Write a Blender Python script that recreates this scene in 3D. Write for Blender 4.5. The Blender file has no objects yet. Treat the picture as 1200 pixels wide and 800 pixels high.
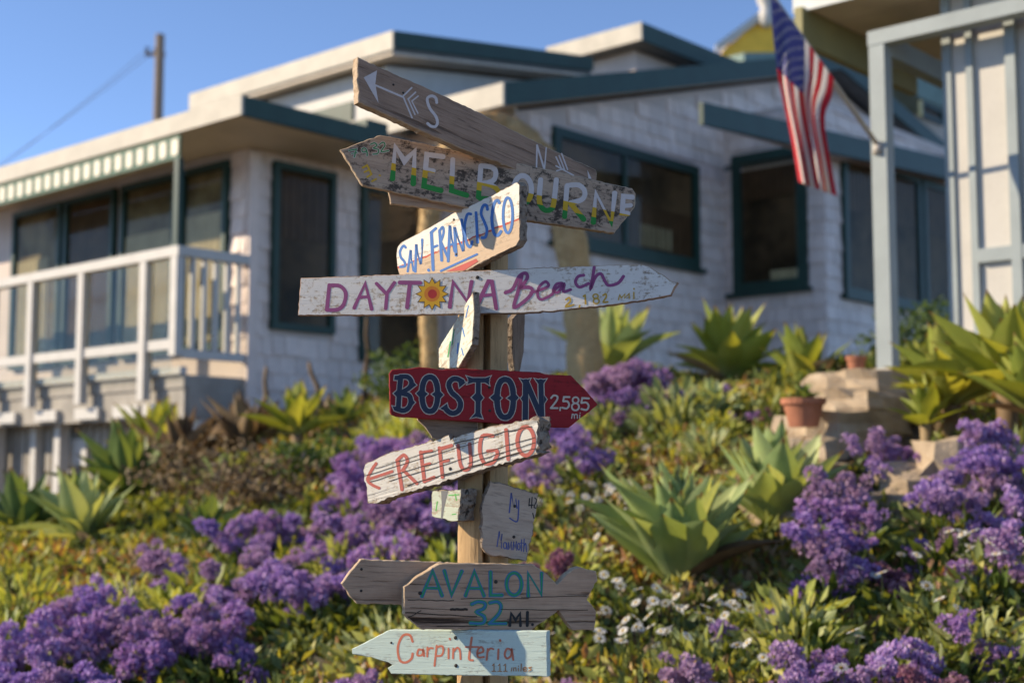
import bpy, bmesh, math, random
import numpy as np
from mathutils import Vector, Matrix

random.seed(7)
rng = np.random.default_rng(11)
scene = bpy.context.scene
col = scene.collection

# ------------------------------------------------------------------ camera
F = 1610.0                       # focal length in photo pixels (1200 wide)
PITCH = math.atan(155 / F)       # horizon solved from the house's vanishing points
EZ = 1.70                        # eye height
cam_d = bpy.data.cameras.new('camera')
cam = bpy.data.objects.new('camera', cam_d)
col.objects.link(cam)
cam.location = (0, 0, EZ)
cam.rotation_euler = (math.pi / 2 + PITCH, 0, 0)
cam_d.sensor_width = 36
cam_d.lens = 36 * F / 1200
cam_d.clip_start = 0.05
cam_d.clip_end = 2000
cam_d.dof.use_dof = True
cam_d.dof.focus_distance = 3.08
cam_d.dof.aperture_fstop = 2.8
scene.camera = cam

# ------------------------------------------------------------------ sky + sun
SUN_AZ, SUN_EL = 93.0, 27.0      # degrees left of "towards the camera", elevation
S = Vector((-math.sin(math.radians(SUN_AZ)) * math.cos(math.radians(SUN_EL)),
            -math.cos(math.radians(SUN_AZ)) * math.cos(math.radians(SUN_EL)),
            math.sin(math.radians(SUN_EL))))
world = bpy.data.worlds.new('World')
scene.world = world
world.use_nodes = True
wn, wl = world.node_tree.nodes, world.node_tree.links
wn.clear()
sky = wn.new('ShaderNodeTexSky')
sky.sky_type = 'NISHITA'
sky.sun_disc = False
sky.sun_elevation = math.radians(SUN_EL)
sky.sun_rotation = math.atan2(S.x, S.y) % (2 * math.pi)
sky.air_density = 1.0
sky.dust_density = 0.0
sky.altitude = 6000
sky.ozone_density = 2.0
bg = wn.new('ShaderNodeBackground')
bg.inputs['Strength'].default_value = 0.096
wo = wn.new('ShaderNodeOutputWorld')
wl.new(sky.outputs[0], bg.inputs['Color'])
wl.new(bg.outputs[0], wo.inputs['Surface'])
sun_d = bpy.data.lights.new('sun', 'SUN')
sun_d.energy = 2.8
sun_d.angle = math.radians(0.5)
sun_d.color = (1.0, 0.83, 0.60)
sun = bpy.data.objects.new('sun', sun_d)
col.objects.link(sun)
sun.rotation_euler = S.to_track_quat('Z', 'Y').to_euler()
sun.location = (-20, 0, 30)
vs = scene.view_settings
vs.view_transform = 'Standard'
vs.look = 'None'
vs.gamma = 1.0
vs.use_curve_mapping = False
vs.exposure = 1.48

# ------------------------------------------------------------------ pixel <-> world
cp, sp = math.cos(PITCH), math.sin(PITCH)
def ray(px, py):
    x = (px - 600) / F; y = (400 - py) / F
    return Vector((x, cp - y * sp, sp + y * cp))
def at(px, py, Y):
    d = ray(px, py)
    return Vector((0, 0, EZ)) + d * (Y / d.y)
def hit(px, py, p0, n):
    d = ray(px, py); o = Vector((0, 0, EZ))
    return o + d * ((p0 - o).dot(n) / d.dot(n))

# ------------------------------------------------------------------ helpers: objects
def tag(o, label=None, cat=None, group=None, kind=None):
    if label: o['label'] = label
    if cat: o['category'] = cat
    if group: o['group'] = group
    if kind: o['kind'] = kind
    return o
def empty(name, loc, label=None, cat=None, group=None, rz=0.0):
    o = bpy.data.objects.new(name, None)
    o.empty_display_size = 0.2
    o.location = loc
    o.rotation_euler = (0, 0, rz)
    col.objects.link(o)
    return tag(o, label, cat, group)
def link_mesh(name, me, mat=None, parent=None, smooth=False):
    if mat and not me.materials: me.materials.append(mat)
    if smooth: me.polygons.foreach_set('use_smooth', [True] * len(me.polygons))
    o = bpy.data.objects.new(name, me)
    col.objects.link(o)
    if parent: o.parent = parent
    return o
class MB:
    def __init__(s): s.v = []; s.f = []
    def box(s, a, b):
        x0, x1 = sorted((a[0], b[0])); y0, y1 = sorted((a[1], b[1])); z0, z1 = sorted((a[2], b[2]))
        k = len(s.v)
        s.v += [(x0,y0,z0),(x1,y0,z0),(x1,y1,z0),(x0,y1,z0),(x0,y0,z1),(x1,y0,z1),(x1,y1,z1),(x0,y1,z1)]
        s.f += [tuple(k + i for i in q) for q in ((0,3,2,1),(4,5,6,7),(0,1,5,4),(1,2,6,5),(2,3,7,6),(3,0,4,7))]
        return s
    def prism(s, poly, ext):                    # polygon of 3d points extruded by a vector
        k = len(s.v); n = len(poly); e = Vector(ext)
        s.v += [tuple(p) for p in poly] + [tuple(Vector(p) + e) for p in poly]
        s.f.append(tuple(k + i for i in range(n))[::-1]); s.f.append(tuple(k + n + i for i in range(n)))
        for i in range(n):
            j = (i + 1) % n
            s.f.append((k + i, k + j, k + n + j, k + n + i))
        return s
    def tube(s, pts, rad, n=8, cap=True):
        k0 = len(s.v); pts = [Vector(p) for p in pts]
        if not hasattr(rad, '__len__'): rad = [rad] * len(pts)
        up = Vector((0.13, 0.37, 1)).normalized()
        for i, p in enumerate(pts):
            t = (pts[min(i + 1, len(pts) - 1)] - pts[max(i - 1, 0)]).normalized()
            a = t.cross(up)
            if a.length < 1e-3: a = t.cross(Vector((1, 0, 0)))
            a.normalize(); b = t.cross(a)
            for j in range(n):
                w = 2 * math.pi * j / n
                s.v.append(tuple(p + (a * math.cos(w) + b * math.sin(w)) * rad[i]))
        for i in range(len(pts) - 1):
            for j in range(n):
                j2 = (j + 1) % n
                s.f.append((k0 + i*n + j, k0 + i*n + j2, k0 + (i+1)*n + j2, k0 + (i+1)*n + j))
        if cap:
            s.f.append(tuple(k0 + j for j in range(n))[::-1])
            s.f.append(tuple(k0 + (len(pts)-1)*n + j for j in range(n)))
        return s
    def lathe(s, prof, n=20, c=(0, 0, 0)):
        k0 = len(s.v)
        for r, z in prof:
            for j in range(n):
                w = 2 * math.pi * j / n
                s.v.append((c[0] + r*math.cos(w), c[1] + r*math.sin(w), c[2] + z))
        for i in range(len(prof) - 1):
            for j in range(n):
                j2 = (j + 1) % n
                s.f.append((k0+i*n+j, k0+i*n+j2, k0+(i+1)*n+j2, k0+(i+1)*n+j))
        s.f.append(tuple(k0 + j for j in range(n))[::-1])
        s.f.append(tuple(k0 + (len(prof)-1)*n + j for j in range(n)))
        return s
    def mesh(s, name):
        me = bpy.data.meshes.new(name)
        me.from_pydata(s.v, [], s.f); me.update()
        bm = bmesh.new(); bm.from_mesh(me)
        bmesh.ops.recalc_face_normals(bm, faces=bm.faces)
        bm.to_mesh(me); bm.free()
        return me
    def build(s, name, mat, parent=None, smooth=False):
        return link_mesh(name, s.mesh(name), mat, parent, smooth)

# ------------------------------------------------------------------ helpers: materials
def lin(r, g, b):
    f = lambda c: (c/255/12.92) if c/255 <= .04045 else ((c/255+.055)/1.055)**2.4
    return (f(r), f(g), f(b), 1)
class NT:
    def __init__(s, name):
        s.m = bpy.data.materials.new(name); s.m.use_nodes = True
        s.n = s.m.node_tree.nodes; s.l = s.m.node_tree.links
        s.b = s.n['Principled BSDF']; s.o = s.n['Material Output']
    def node(s, t, **k):
        n = s.n.new(t)
        for a, v in k.items(): setattr(n, a, v)
        return n
    def link(s, a, b): s.l.new(a, b)
    def coord(s, kind='Object', scale=(1, 1, 1), rot=(0, 0, 0)):
        tc = s.node('ShaderNodeTexCoord'); mp = s.node('ShaderNodeMapping')
        mp.inputs['Scale'].default_value = scale; mp.inputs['Rotation'].default_value = rot
        s.link(tc.outputs[kind], mp.inputs['Vector']); return mp.outputs[0]
    def noise(s, vec, scale, detail=4, rough=.6, dist=0.0):
        n = s.node('ShaderNodeTexNoise'); n.inputs['Scale'].default_value = scale
        n.inputs['Detail'].default_value = detail; n.inputs['Roughness'].default_value = rough
        n.inputs['Distortion'].default_value = dist
        s.link(vec, n.inputs['Vector']); return n.outputs['Fac']
    def ramp(s, fac, stops, const=False):
        r = s.node('ShaderNodeValToRGB'); e = r.color_ramp.elements
        if const: r.color_ramp.interpolation = 'CONSTANT'
        while len(e) < len(stops): e.new(.5)
        for i, (p, c) in enumerate(stops):
            e[i].position = p; e[i].color = c if hasattr(c, '__len__') else (c, c, c, 1)
        s.link(fac, r.inputs[0]); return r.outputs[0]
    def mix(s, fac, a, b, mode='MIX'):
        m = s.node('ShaderNodeMix', data_type='RGBA', blend_type=mode)
        for inp, v in ((m.inputs[0], fac), (m.inputs[6], a), (m.inputs[7], b)):
            if hasattr(v, 'is_output'): s.link(v, inp)
            elif hasattr(v, '__len__'): inp.default_value = v
            else: inp.default_value = v
        return m.outputs[2]
    def math(s, op, a, b=None, c=None):
        m = s.node('ShaderNodeMath', operation=op)
        for i, v in enumerate((a, b, c)):
            if v is None: continue
            if hasattr(v, 'is_output'): s.link(v, m.inputs[i])
            else: m.inputs[i].default_value = v
        return m.outputs[0]
    def bump(s, h, strength=.3, dist=.01):
        b = s.node('ShaderNodeBump'); b.inputs['Strength'].default_value = strength
        b.inputs['Distance'].default_value = dist
        s.link(h, b.inputs['Height']); s.link(b.outputs[0], s.b.inputs['Normal'])
    def set(s, color=None, rough=.7, spec=.3, metal=0):
        if color is not None:
            if hasattr(color, 'is_output'): s.link(color, s.b.inputs['Base Color'])
            else: s.b.inputs['Base Color'].default_value = color
        s.b.inputs['Roughness'].default_value = rough
        s.b.inputs['Specular IOR Level'].default_value = spec
        s.b.inputs['Metallic'].default_value = metal
        return s.m

def paint(name, c, var=.12, scale=6, rough=.6, bump=.15, dirt=.25, objtone=0):
    t = NT(name); v = t.coord('Object')
    n = t.noise(v, scale, 5); n2 = t.noise(v, scale * 9, 4)
    dark = tuple(x * (1 - var) for x in c[:3]) + (1,)
    cc = t.mix(t.ramp(n, [(.35, 0.0), (.65, 1.0)]), dark, c)
    d = t.ramp(n2, [(.55, 0.0), (.8, 1.0)])
    cc = t.mix(t.math('MULTIPLY', d, dirt), cc, tuple(x * .55 for x in c[:3]) + (1,))
    if objtone:
        oi = t.node('ShaderNodeObjectInfo'); gm_ = t.node('ShaderNodeNewGeometry')
        rn = t.math('FRACT', t.math('ADD', oi.outputs['Random'], gm_.outputs['Random Per Island']))
        cc = t.mix(t.math('MULTIPLY', rn, objtone), cc, tuple(x * .6 for x in c[:3]) + (1,))
    t.bump(n2, bump, .004)
    return t.set(cc, rough, .35)

def wood_nodes(t, ca, cb, cdark, along=1.6, across=26, cracks=.5):
    """weathered board: grain along local x; returns colour, height"""
    v = t.coord('Object', (along, across, across))
    g = t.noise(v, 2.2, 8, .65, .6)
    v2 = t.coord('Object', (along * 3, across * 5, across * 5))
    g2 = t.noise(v2, 2.0, 6, .7, .2)
    v3 = t.coord('Object', (1, 1, 1))
    blot = t.noise(v3, 9, 5, .6)
    c = t.mix(t.ramp(g, [(.3, 0.), (.72, 1.)]), ca, cb)
    c = t.mix(t.math('MULTIPLY', t.ramp(blot, [(.4, 0.), (.75, 1.)]), .5), c, tuple(x * .62 for x in ca[:3]) + (1,))
    v4 = t.coord('Object', (along * .9, across * .9, across * .9))
    ck = t.noise(v4, 1.9, 6, .62, .35)
    cr = t.ramp(ck, [(.30 + .06 * cracks, 1.), (.40 + .03 * cracks, 0.)])
    fine = t.ramp(g2, [(.30, 1.), (.48, 0.)])
    cr2 = t.math('MAXIMUM', t.math('MULTIPLY', cr, cracks), t.math('MULTIPLY', fine, .55))
    c = t.mix(cr2, c, cdark)
    h = t.math('SUBTRACT', t.math('ADD', t.math('MULTIPLY', g, .6), t.math('MULTIPLY', g2, .5)), t.math('MULTIPLY', cr, 1.2 * cracks))
    return c, h, cr2
def wood(name, ca, cb, cdark, along=1.6, across=26, cracks=.5, bump=.6):
    t = NT(name)
    c, h, _ = wood_nodes(t, ca, cb, cdark, along, across, cracks)
    t.bump(h, bump, .004)
    return t.set(c, .85, .2)
def worn_paint(name, pc, ca, cb, cdark, wear=.5, speck=.5, along=1.6, across=26, cracks=.5, second=None):
    """paint over a board. second=(a,b,c,colour,line colour): other paint where a*x+b*y+c<0"""
    t = NT(name)
    c, h, cr = wood_nodes(t, ca, cb, cdark, along, across, cracks)
    v = t.coord('Object', (1, 1, 1))
    n1 = t.noise(v, 95, 5, .75); n2 = t.noise(v, 14, 5, .65)
    v2 = t.coord('Object', (4, 45, 45)); n3 = t.noise(v2, 3, 7, .7, .3)
    m = t.math('ADD', t.math('MULTIPLY', n1, speck), t.math('ADD', t.math('MULTIPLY', n2, .5), t.math('MULTIPLY', n3, .6)))
    tot = speck * .5 + .55
    mask = t.ramp(t.math('DIVIDE', m, tot * 2), [(.5 + (wear - .5) * .22 - .035, 0.), (.5 + (wear - .5) * .22 + .02, 1.)])
    tint = t.mix(t.math('MULTIPLY', t.noise(v, 22, 4), .45), pc, tuple(x * .72 for x in pc[:3]) + (1,))
    if second:
        a, b, k, c2, cline = second
        tc = t.node('ShaderNodeTexCoord'); sx = t.node('ShaderNodeSeparateXYZ')
        t.link(tc.outputs['Object'], sx.inputs[0])
        f = t.math('ADD', t.math('ADD', t.math('MULTIPLY', sx.outputs[0], a), t.math('MULTIPLY', sx.outputs[1], b)), k)
        f = t.math('ADD', f, t.math('MULTIPLY', t.math('SUBTRACT', t.noise(v, 40, 4), .5), .012))
        low = t.math('LESS_THAN', f, 0.0)
        line = t.math('LESS_THAN', t.math('ABSOLUTE', f), .0022)
        tint = t.mix(low, tint, c2); tint = t.mix(line, tint, cline)
    cc = t.mix(mask, c, tint)
    t.bump(t.math('ADD', h, t.math('MULTIPLY', mask, .35)), .5, .003)
    return t.set(cc, .75, .25)
def letter_paint(name, c, wear=.35, bands=None):
    """brushed lettering, worn through along the grain"""
    t = NT(name); v = t.coord('Object', (1, 1, 1)); v2 = t.coord('Object', (5, 60, 60))
    n1 = t.noise(v, 120, 5, .75); n2 = t.noise(v2, 3, 6, .7)
    m = t.math('ADD', t.math('MULTIPLY', n1, .5), t.math('MULTIPLY', n2, .5))
    mask = t.ramp(m, [(.30 + .28 * wear - .03, 0.), (.30 + .28 * wear + .03, 1.)])
    base = c
    if bands:
        at_ = t.node('ShaderNodeAttribute', attribute_name='band')
        base = t.ramp(t.math('ADD', t.math('MULTIPLY', at_.outputs['Fac'], .01), .5), bands, True)
    cc = t.mix(t.math('MULTIPLY', t.noise(v, 50, 4), .5), base, t.mix(.6, base, (.02, .02, .02, 1)))
    t.set(cc, .7, .25)
    tr = t.node('ShaderNodeBsdfTransparent'); mx = t.node('ShaderNodeMixShader')
    t.link(mask, mx.inputs[0]); t.link(tr.outputs[0], mx.inputs[1]); t.link(t.b.outputs[0], mx.inputs[2])
    t.link(mx.outputs[0], t.o.inputs['Surface'])
    return t.m
def leafy(name, colors, transl=.4, rough=.5, attr=None, scale=8, spec=.35, objvar=None, tcol=None, blade=False):
    t = NT(name)
    if attr:
        a = t.node('ShaderNodeAttribute', attribute_name=attr)
        c = t.ramp(a.outputs['Fac'], colors)
    else:
        v = t.coord('Object')
        oi = t.node('ShaderNodeObjectInfo')
        n = t.math('ADD', t.math('MULTIPLY', t.noise(v, scale, 4), .5), t.math('MULTIPLY', oi.outputs['Random'], .5))
        c = t.ramp(n, colors)
    if objvar:
        oi2 = t.node('ShaderNodeObjectInfo')
        c = t.mix(t.ramp(oi2.outputs['Random'], [(.45, 0.), (1., .75)]), c, objvar)
    if blade:
        tc2 = t.node('ShaderNodeTexCoord'); sx2 = t.node('ShaderNodeSeparateXYZ'); t.link(tc2.outputs['Object'], sx2.inputs[0])
        v5 = t.coord('Object', (2, 14, 2)); st5 = t.noise(v5, 3, 5)
        c = t.mix(t.math('MULTIPLY', st5, .35), c, t.mix(1.0, c, (.55, .6, .5, 1), 'MULTIPLY'))
        c = t.mix(t.ramp(sx2.outputs[0], [(0., .55), (.3, 0.)]), c, (.48, .47, .26, 1))
        c = t.mix(t.ramp(t.math('ADD', sx2.outputs[0], t.math('MULTIPLY', st5, .06)), [(.93, 0.), (.985, 1.)]), c, (.20, .12, .05, 1))
        spots = t.ramp(t.noise(t.coord('Object'), 16, 5, .7), [(.66, 0.), (.72, .7)])
        c = t.mix(spots, c, (.22, .16, .07, 1))
    t.set(c, rough, spec)
    tl = t.node('ShaderNodeBsdfTranslucent'); mx = t.node('ShaderNodeMixShader')
    tc_ = t.mix(1.0, c, tcol or (1.6, 1.35, .5, 1), 'MULTIPLY')
    t.link(tc_, tl.inputs['Color']); mx.inputs[0].default_value = transl
    t.link(t.b.outputs[0], mx.inputs[1]); t.link(tl.outputs[0], mx.inputs[2])
    t.link(mx.outputs[0], t.o.inputs['Surface'])
    return t.m

M = {}
M['white'] = paint('white_paint', (.54, .52, .485, 1), .1, 5, dirt=.3)
M['cream'] = paint('cream_fascia_paint', (.50, .46, .385, 1), .18, 3, dirt=.45)
M['shingle'] = paint('white_shingle_paint', (.84, .695, .61, 1), .14, 2.2, dirt=.35, objtone=.5)
M['wallpaint'] = paint('wall_paint', (.60, .50, .44, 1), .15, 2.2)
M['green'] = paint('dark_green_trim', (.016, .050, .036, 1), .25, 4, .5, dirt=.2)
M['greenstripe'] = paint('green_canvas', (.03, .11, .07, 1), .2, 8)
M['canvas'] = paint('cream_canvas', (.75, .70, .56, 1), .12, 8)
M['deckgrey'] = paint('grey_deck_wood', (.34, .31, .265, 1), .3, 4, dirt=.5)
M['soffit'] = paint('tan_soffit', (.66, .56, .44, 1), .15, 3)
M['bluegrey'] = paint('blue_grey_trim', (.29, .33, .335, 1), .12, 4)
M['porchwhite'] = paint('porch_white', (.50, .475, .43, 1), .08, 3)
M['olive'] = paint('olive_paint', (.26, .235, .10, 1), .15, 3)
M['rooftop'] = paint('roof_felt', (.16, .16, .15, 1), .3, 8)
M['yellowroof'] = paint('yellow_roof', (.95, .56, .06, 1), .2, 3)
M['terracotta'] = paint('terracotta', (.40, .16, .09, 1), .35, 9, .85, dirt=.5)
M['soil'] = paint('potting_soil', (.06, .042, .03, 1), .3, 30, .95)
M['sand'] = None
M['polewood'] = wood('pole_wood', (.22, .17, .13, 1), (.34, .27, .2, 1), (.05, .04, .03, 1), 26, 3)
M['metal'] = paint('grey_metal', (.42, .38, .33, 1), .1, 8, .4)
M['wire'] = paint('black_wire', (.03, .03, .035, 1), .1, 8)
M['nail'] = paint('rusty_nail', (.035, .028, .022, 1), .3, 60, .6)
# window glass over a dark room
def glass(name, tint, refl=.05):
    t = NT(name)
    tr = t.node('ShaderNodeBsdfTransparent'); tr.inputs[0].default_value = tint
    gl = t.node('ShaderNodeBsdfGlossy'); gl.inputs['Roughness'].default_value = .02
    fr = t.node('ShaderNodeFresnel'); fr.inputs[0].default_value = 1.5
    mx = t.node('ShaderNodeMixShader')
    t.link(t.math('MULTIPLY', fr.outputs[0], refl), mx.inputs[0])
    t.link(tr.outputs[0], mx.inputs[1]); t.link(gl.outputs[0], mx.inputs[2])
    t.link(mx.outputs[0], t.o.inputs['Surface'])
    return t.m
M['glass'] = glass('window_glass', (.82, .80, .74, 1))
M['railglass'] = glass('railing_glass', (.90, .90, .86, 1), .07)
t = NT('dark_room'); v = t.coord('Object'); n = t.noise(v, 1.3, 3)
M['room'] = t.set(t.ramp(n, [(.35, (.055, .043, .034, 1)), (.65, (.24, .165, .11, 1))]), .9, .1)
t = NT('sunroom_wall'); v = t.coord('Object'); n = t.noise(v, 1.6, 3)
M['sunroom'] = t.set(t.ramp(n, [(.35, (.16, .13, .09, 1)), (.65, (.46, .41, .29, 1))]), .9, .1)
M['curtain_reflection'] = paint('pale_curtain_reflection', (.84, .78, .58, 1), .2, 5)  # pale cloth, also the sunlit lawn reflection painted into the deck windows
M['brown'] = paint('brown_curtain', (.17, .10, .06, 1), .3, 4)

# ------------------------------------------------------------------ ground: one sheet
CTRL = [(0,0,0),(-3,0,-.05),(3,0,.1),(0,3.1,.40),(-2.5,3.5,.28),(2.5,3.5,.55),(0,5,.62),(-2,5,.52),(2,5,.85),
        (.75,6,1.02),(1.3,6.8,1.28),(1.75,8,1.72),(2.25,8.8,2.02),(2.6,9.6,2.28),(3.4,9.6,2.42),(2.3,6.3,1.35),(3.0,7.6,1.88),(4.2,7.6,2.1),
        (0,15.2,2.60),(3,18,2.70),(5,17,2.7),(1.9,11,2.28),(.55,10.6,2.16),(.3,8,1.55),(2.8,12.5,2.45),(4,12,2.55),
        (-2.6,13.9,2.30),(-1.6,12,1.95),(-4,14.5,1.5),(-6,15.6,1.2),(-4,12,1.22),(-4,10,1.05),(-3.3,9,.98),(-2.4,6.5,.78),(-1,6.5,.86),(-1,8.2,1.20),(-.8,10,1.70),
        (-9,12,.6),(-9,20,1.6),(10,8,2.8),(10,18,3.0),(-10,2,-.3),(10,2,.8),(-12,35,3),(12,35,3.6),(0,-8,-.8),(-10,-8,-1),(10,-8,-.5)]
CP = np.array(CTRL, float)
def _U(r2): return np.where(r2 > 1e-9, r2 * np.log(np.maximum(r2, 1e-9)), 0)
_n = len(CP)
_K = _U(((CP[:, None, :2] - CP[None, :, :2]) ** 2).sum(-1)) + np.eye(_n) * .6
_P = np.hstack([np.ones((_n, 1)), CP[:, :2]])
_A = np.vstack([np.hstack([_K, _P]), np.hstack([_P.T, np.zeros((3, 3))])])
_W = np.linalg.solve(_A, np.concatenate([CP[:, 2], np.zeros(3)]))
def gz(x, y):
    x = np.atleast_1d(np.asarray(x, float)); y = np.atleast_1d(np.asarray(y, float))
    xc = np.clip(x, -11, 11); yc = np.clip(y, -8, 34)
    r2 = (xc[:, None] - CP[None, :, 0]) ** 2 + (yc[:, None] - CP[None, :, 1]) ** 2
    z = _U(r2) @ _W[:_n] + _W[_n] + _W[_n+1] * xc + _W[_n+2] * yc
    return z
def g1(x, y): return float(gz(x, y)[0])
def ground_hit(px, py, h=0.0):
    Ys = np.arange(4.0, 20, .04)
    d = ray(px, py)
    k = Ys / d.y
    z = EZ + d.z * k; g = gz(d.x * k, Ys) + h
    i = np.where(z < g)[0]
    j = i[0] if len(i) else len(Ys) - 1
    return float(d.x * k[j]), float(Ys[j])
xs = np.concatenate([-np.geomspace(600, 8.5, 14), np.arange(-8, 8.01, .16), np.geomspace(8.5, 600, 14)])
ys = np.concatenate([-np.geomspace(300, 2, 10), np.arange(-1, 20.01, .16), np.geomspace(20.6, 900, 18)])
XX, YY = np.meshgrid(xs, ys)
bumpy = .035 * np.sin(XX * 4.1 + 1.3 * np.sin(YY * 3.3)) * np.sin(YY * 3.7 + 1.1 * np.sin(XX * 2.9))
ZZ = gz(XX.ravel(), YY.ravel()).reshape(XX.shape) + np.where((abs(XX) < 8) & (YY > 2) & (YY < 13), bumpy, 0)
nx, ny = len(xs), len(ys)
fs = [(j*nx+i, j*nx+i+1, (j+1)*nx+i+1, (j+1)*nx+i) for j in range(ny-1) for i in range(nx-1)]
me = bpy.data.meshes.new('ground')
me.from_pydata(np.stack([XX.ravel(), YY.ravel(), ZZ.ravel()], 1).tolist(), [], fs)
t = NT('garden_soil'); v = t.coord('Object')
n = t.noise(v, 2.2, 6); n2 = t.noise(v, 28, 5)
c = t.ramp(n, [(.3, (.09, .068, .045, 1)), (.55, (.16, .12, .08, 1)), (.75, (.26, .20, .13, 1))])
t.bump(n2, .8, .03)
gm = t.set(t.mix(t.math('MULTIPLY', n2, .5), c, (.05, .04, .03, 1)), .95, .15)
tag(link_mesh('ground', me, gm, smooth=True), 'sloping garden soil rising to the cottages', kind='structure')

# ------------------------------------------------------------------ white cottage, local axes x = along the shaded fronts, y = along the sunlit sides
RD = Vector((.669, .743, 0)).normalized(); LD = Vector((-RD.y, RD.x, 0))
RZ = math.atan2(RD.y, RD.x)
C1 = Vector((-2.746, 14.11, 0))
cot = empty('beach_cottage', C1, 'white shingled cottage with dark green trim and glass railed deck', 'house', rz=RZ)
def loc_y(px, py, y0):          # pixel -> local (x, z) on plane y = y0
    p = hit(px, py, C1 + LD * y0, LD); q = p - C1
    return q.dot(RD), p.z
def loc_x(px, py, x0):          # pixel -> local (y, z) on plane x = x0
    p = hit(px, py, C1 + RD * x0, RD); q = p - C1
    return q.dot(LD), p.z

XB, YB = 2.88, -1.18            # main block corner
BX, BY = 7.17, -2.70            # bay corner
Z_EAVE = 5.10
walls = {}
walls['wing'] = MB().box((0, 0, 1.2), (9, 6.2, Z_EAVE)).build('wall', M['wallpaint'], cot)
# main block: gable end wall, prism along y
ap_x, ap_z = loc_y(985, 62, YB - .35)
e0x, e0z = loc_y(590, 97, YB - .35)
slopeL = (ap_z - e0z) / (ap_x - e0x)
rx, rz_ = loc_y(1112, 172, YB - .35)
slopeR = (rz_ - ap_z) / (rx - ap_x)
gab = [(XB, YB, 1.6), (rx, YB, 1.6), (rx, YB, rz_ - .3), (ap_x, YB, ap_z - .3), (XB, YB, e0z + slopeL * (XB - e0x) - .3)]
walls['main'] = MB().prism(gab, (0, 6.5, 0)).build('wall', M['wallpaint'], cot)
BAYX1 = 12.5
walls['bay'] = MB().box((BX, BY, 1.6), (BAYX1, YB - .01, 6.6)).build('wall', M['wallpaint'], cot)

def on_face(axis, c, s0, s1, z0, z1, n0, n1, mb=None):
    """box on a wall face: axis 'y' -> face y=c looking -y (s = x); axis 'x' -> face x=c looking -x (s = y); n outward"""
    mb = mb or MB()
    if axis == 'y': mb.box((s0, c - n1, z0), (s1, c - n0, z1))
    else: mb.box((c - n1, s0, z0), (c - n0, s1, z1))
    return mb
holes = {'wing_y': [], 'main_y': [], 'bay_y': [], 'bay_x': [], 'wing_x': [], 'main_x': []}
def window(face, axis, c, s0, s1, z0, z1, mull=(), fw=.10, curtain_reflection=None, sill=True, mat='green', room='room'):
    s0, s1 = sorted((s0, s1)); z0, z1 = sorted((z0, z1))
    holes[face].append((s0, s1, z0, z1))
    wroot = on_face(axis, c, s0 + fw*.5, s1 - fw*.5, z0 + fw*.5, z1 - fw*.5, 0.0, .012).build('window', M[room], cot)
    fr = MB()
    on_face(axis, c, s0, s0 + fw, z0, z1, 0, .075, fr); on_face(axis, c, s1 - fw, s1, z0, z1, 0, .075, fr)
    on_face(axis, c, s0 + fw, s1 - fw, z1 - fw, z1, 0, .072, fr); on_face(axis, c, s0 + fw, s1 - fw, z0, z0 + fw, 0, .072, fr)
    fr.build('frame', M[mat], wroot)
    cuts = [s0 + fw] + [s0 + (s1 - s0) * m for m in mull] + [s1 - fw]
    for m in cuts[1:-1]:
        on_face(axis, c, m - .035, m + .035, z0 + fw, z1 - fw, .013, .066, ).build('mullion', M[mat], wroot)
    for a, b in zip(cuts[:-1], cuts[1:]):
        on_face(axis, c, a + .03, b - .03, z0 + fw - .01, z1 - fw + .01, .046, .052).build('pane', M['glass'], wroot)
    for (u0, u1, w0, w1, mk) in (curtain_reflection or []):
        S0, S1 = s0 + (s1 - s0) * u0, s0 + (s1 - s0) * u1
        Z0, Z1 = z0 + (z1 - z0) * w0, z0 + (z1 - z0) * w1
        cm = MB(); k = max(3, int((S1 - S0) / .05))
        for i in range(k):               # pleated strips
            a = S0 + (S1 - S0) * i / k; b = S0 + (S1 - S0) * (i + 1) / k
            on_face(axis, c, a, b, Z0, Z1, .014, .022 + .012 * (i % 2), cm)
        cm.build('curtain_reflection', M[mk], wroot)
    if sill: on_face(axis, c, s0 - .06, s1 + .10, z0 - .06, z0 - .002, 0, .11).build('sill', M[mat], wroot)
    return wroot
def prect(axis, c, p0, p1):
    f = loc_y if axis == 'y' else loc_x
    a = f(p0[0], p0[1], c); b = f(p1[0], p1[1], c)
    return a[0], b[0], a[1], b[1]
# wing windows on the shaded front
a = prect('y', 0, (318, 171), (388, 392)); window('wing_y', 'y', 0, a[0], a[1], 3.21, 5.0, fw=.075, sill=False, curtain_reflection=[(.1, .9, .55, .95, 'brown')])
a = prect('y', 0, (421, 215), (492, 440)); window('wing_y', 'y', 0, a[0], a[1], 2.95, 4.96, fw=.075, sill=False)
# wing windows on the sunlit side, behind the deck; pale panels paint in the reflected lawn
for q0, q1, cur in (((215, 170), (285, 300), [(.05, .95, .05, .74, 'curtain_reflection')]), ((146, 190), (212, 300), [(.05, .98, .05, .70, 'curtain_reflection')]),
                    ((80, 200), (140, 300), [(.05, .95, .05, .95, 'brown')]), ((20, 200), (78, 310), [(.3, .9, .05, .68, 'curtain_reflection')])):
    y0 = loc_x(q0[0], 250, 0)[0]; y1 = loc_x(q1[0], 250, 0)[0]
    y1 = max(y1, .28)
    window('wing_x', 'x', 0, y0 - .02, y1 + .02, 3.0, 5.0, fw=.07, curtain_reflection=cur, sill=False, room='sunroom')
# main block window
a = prect('y', YB, (645, 153), (816, 317)); window('main_y', 'y', YB, a[0], a[1], 4.41, 5.78, mull=(.46,), fw=.12, curtain_reflection=[(.5, .95, .1, .5, 'brown'), (.56, .8, .12, .32, 'curtain_reflection')])
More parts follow.
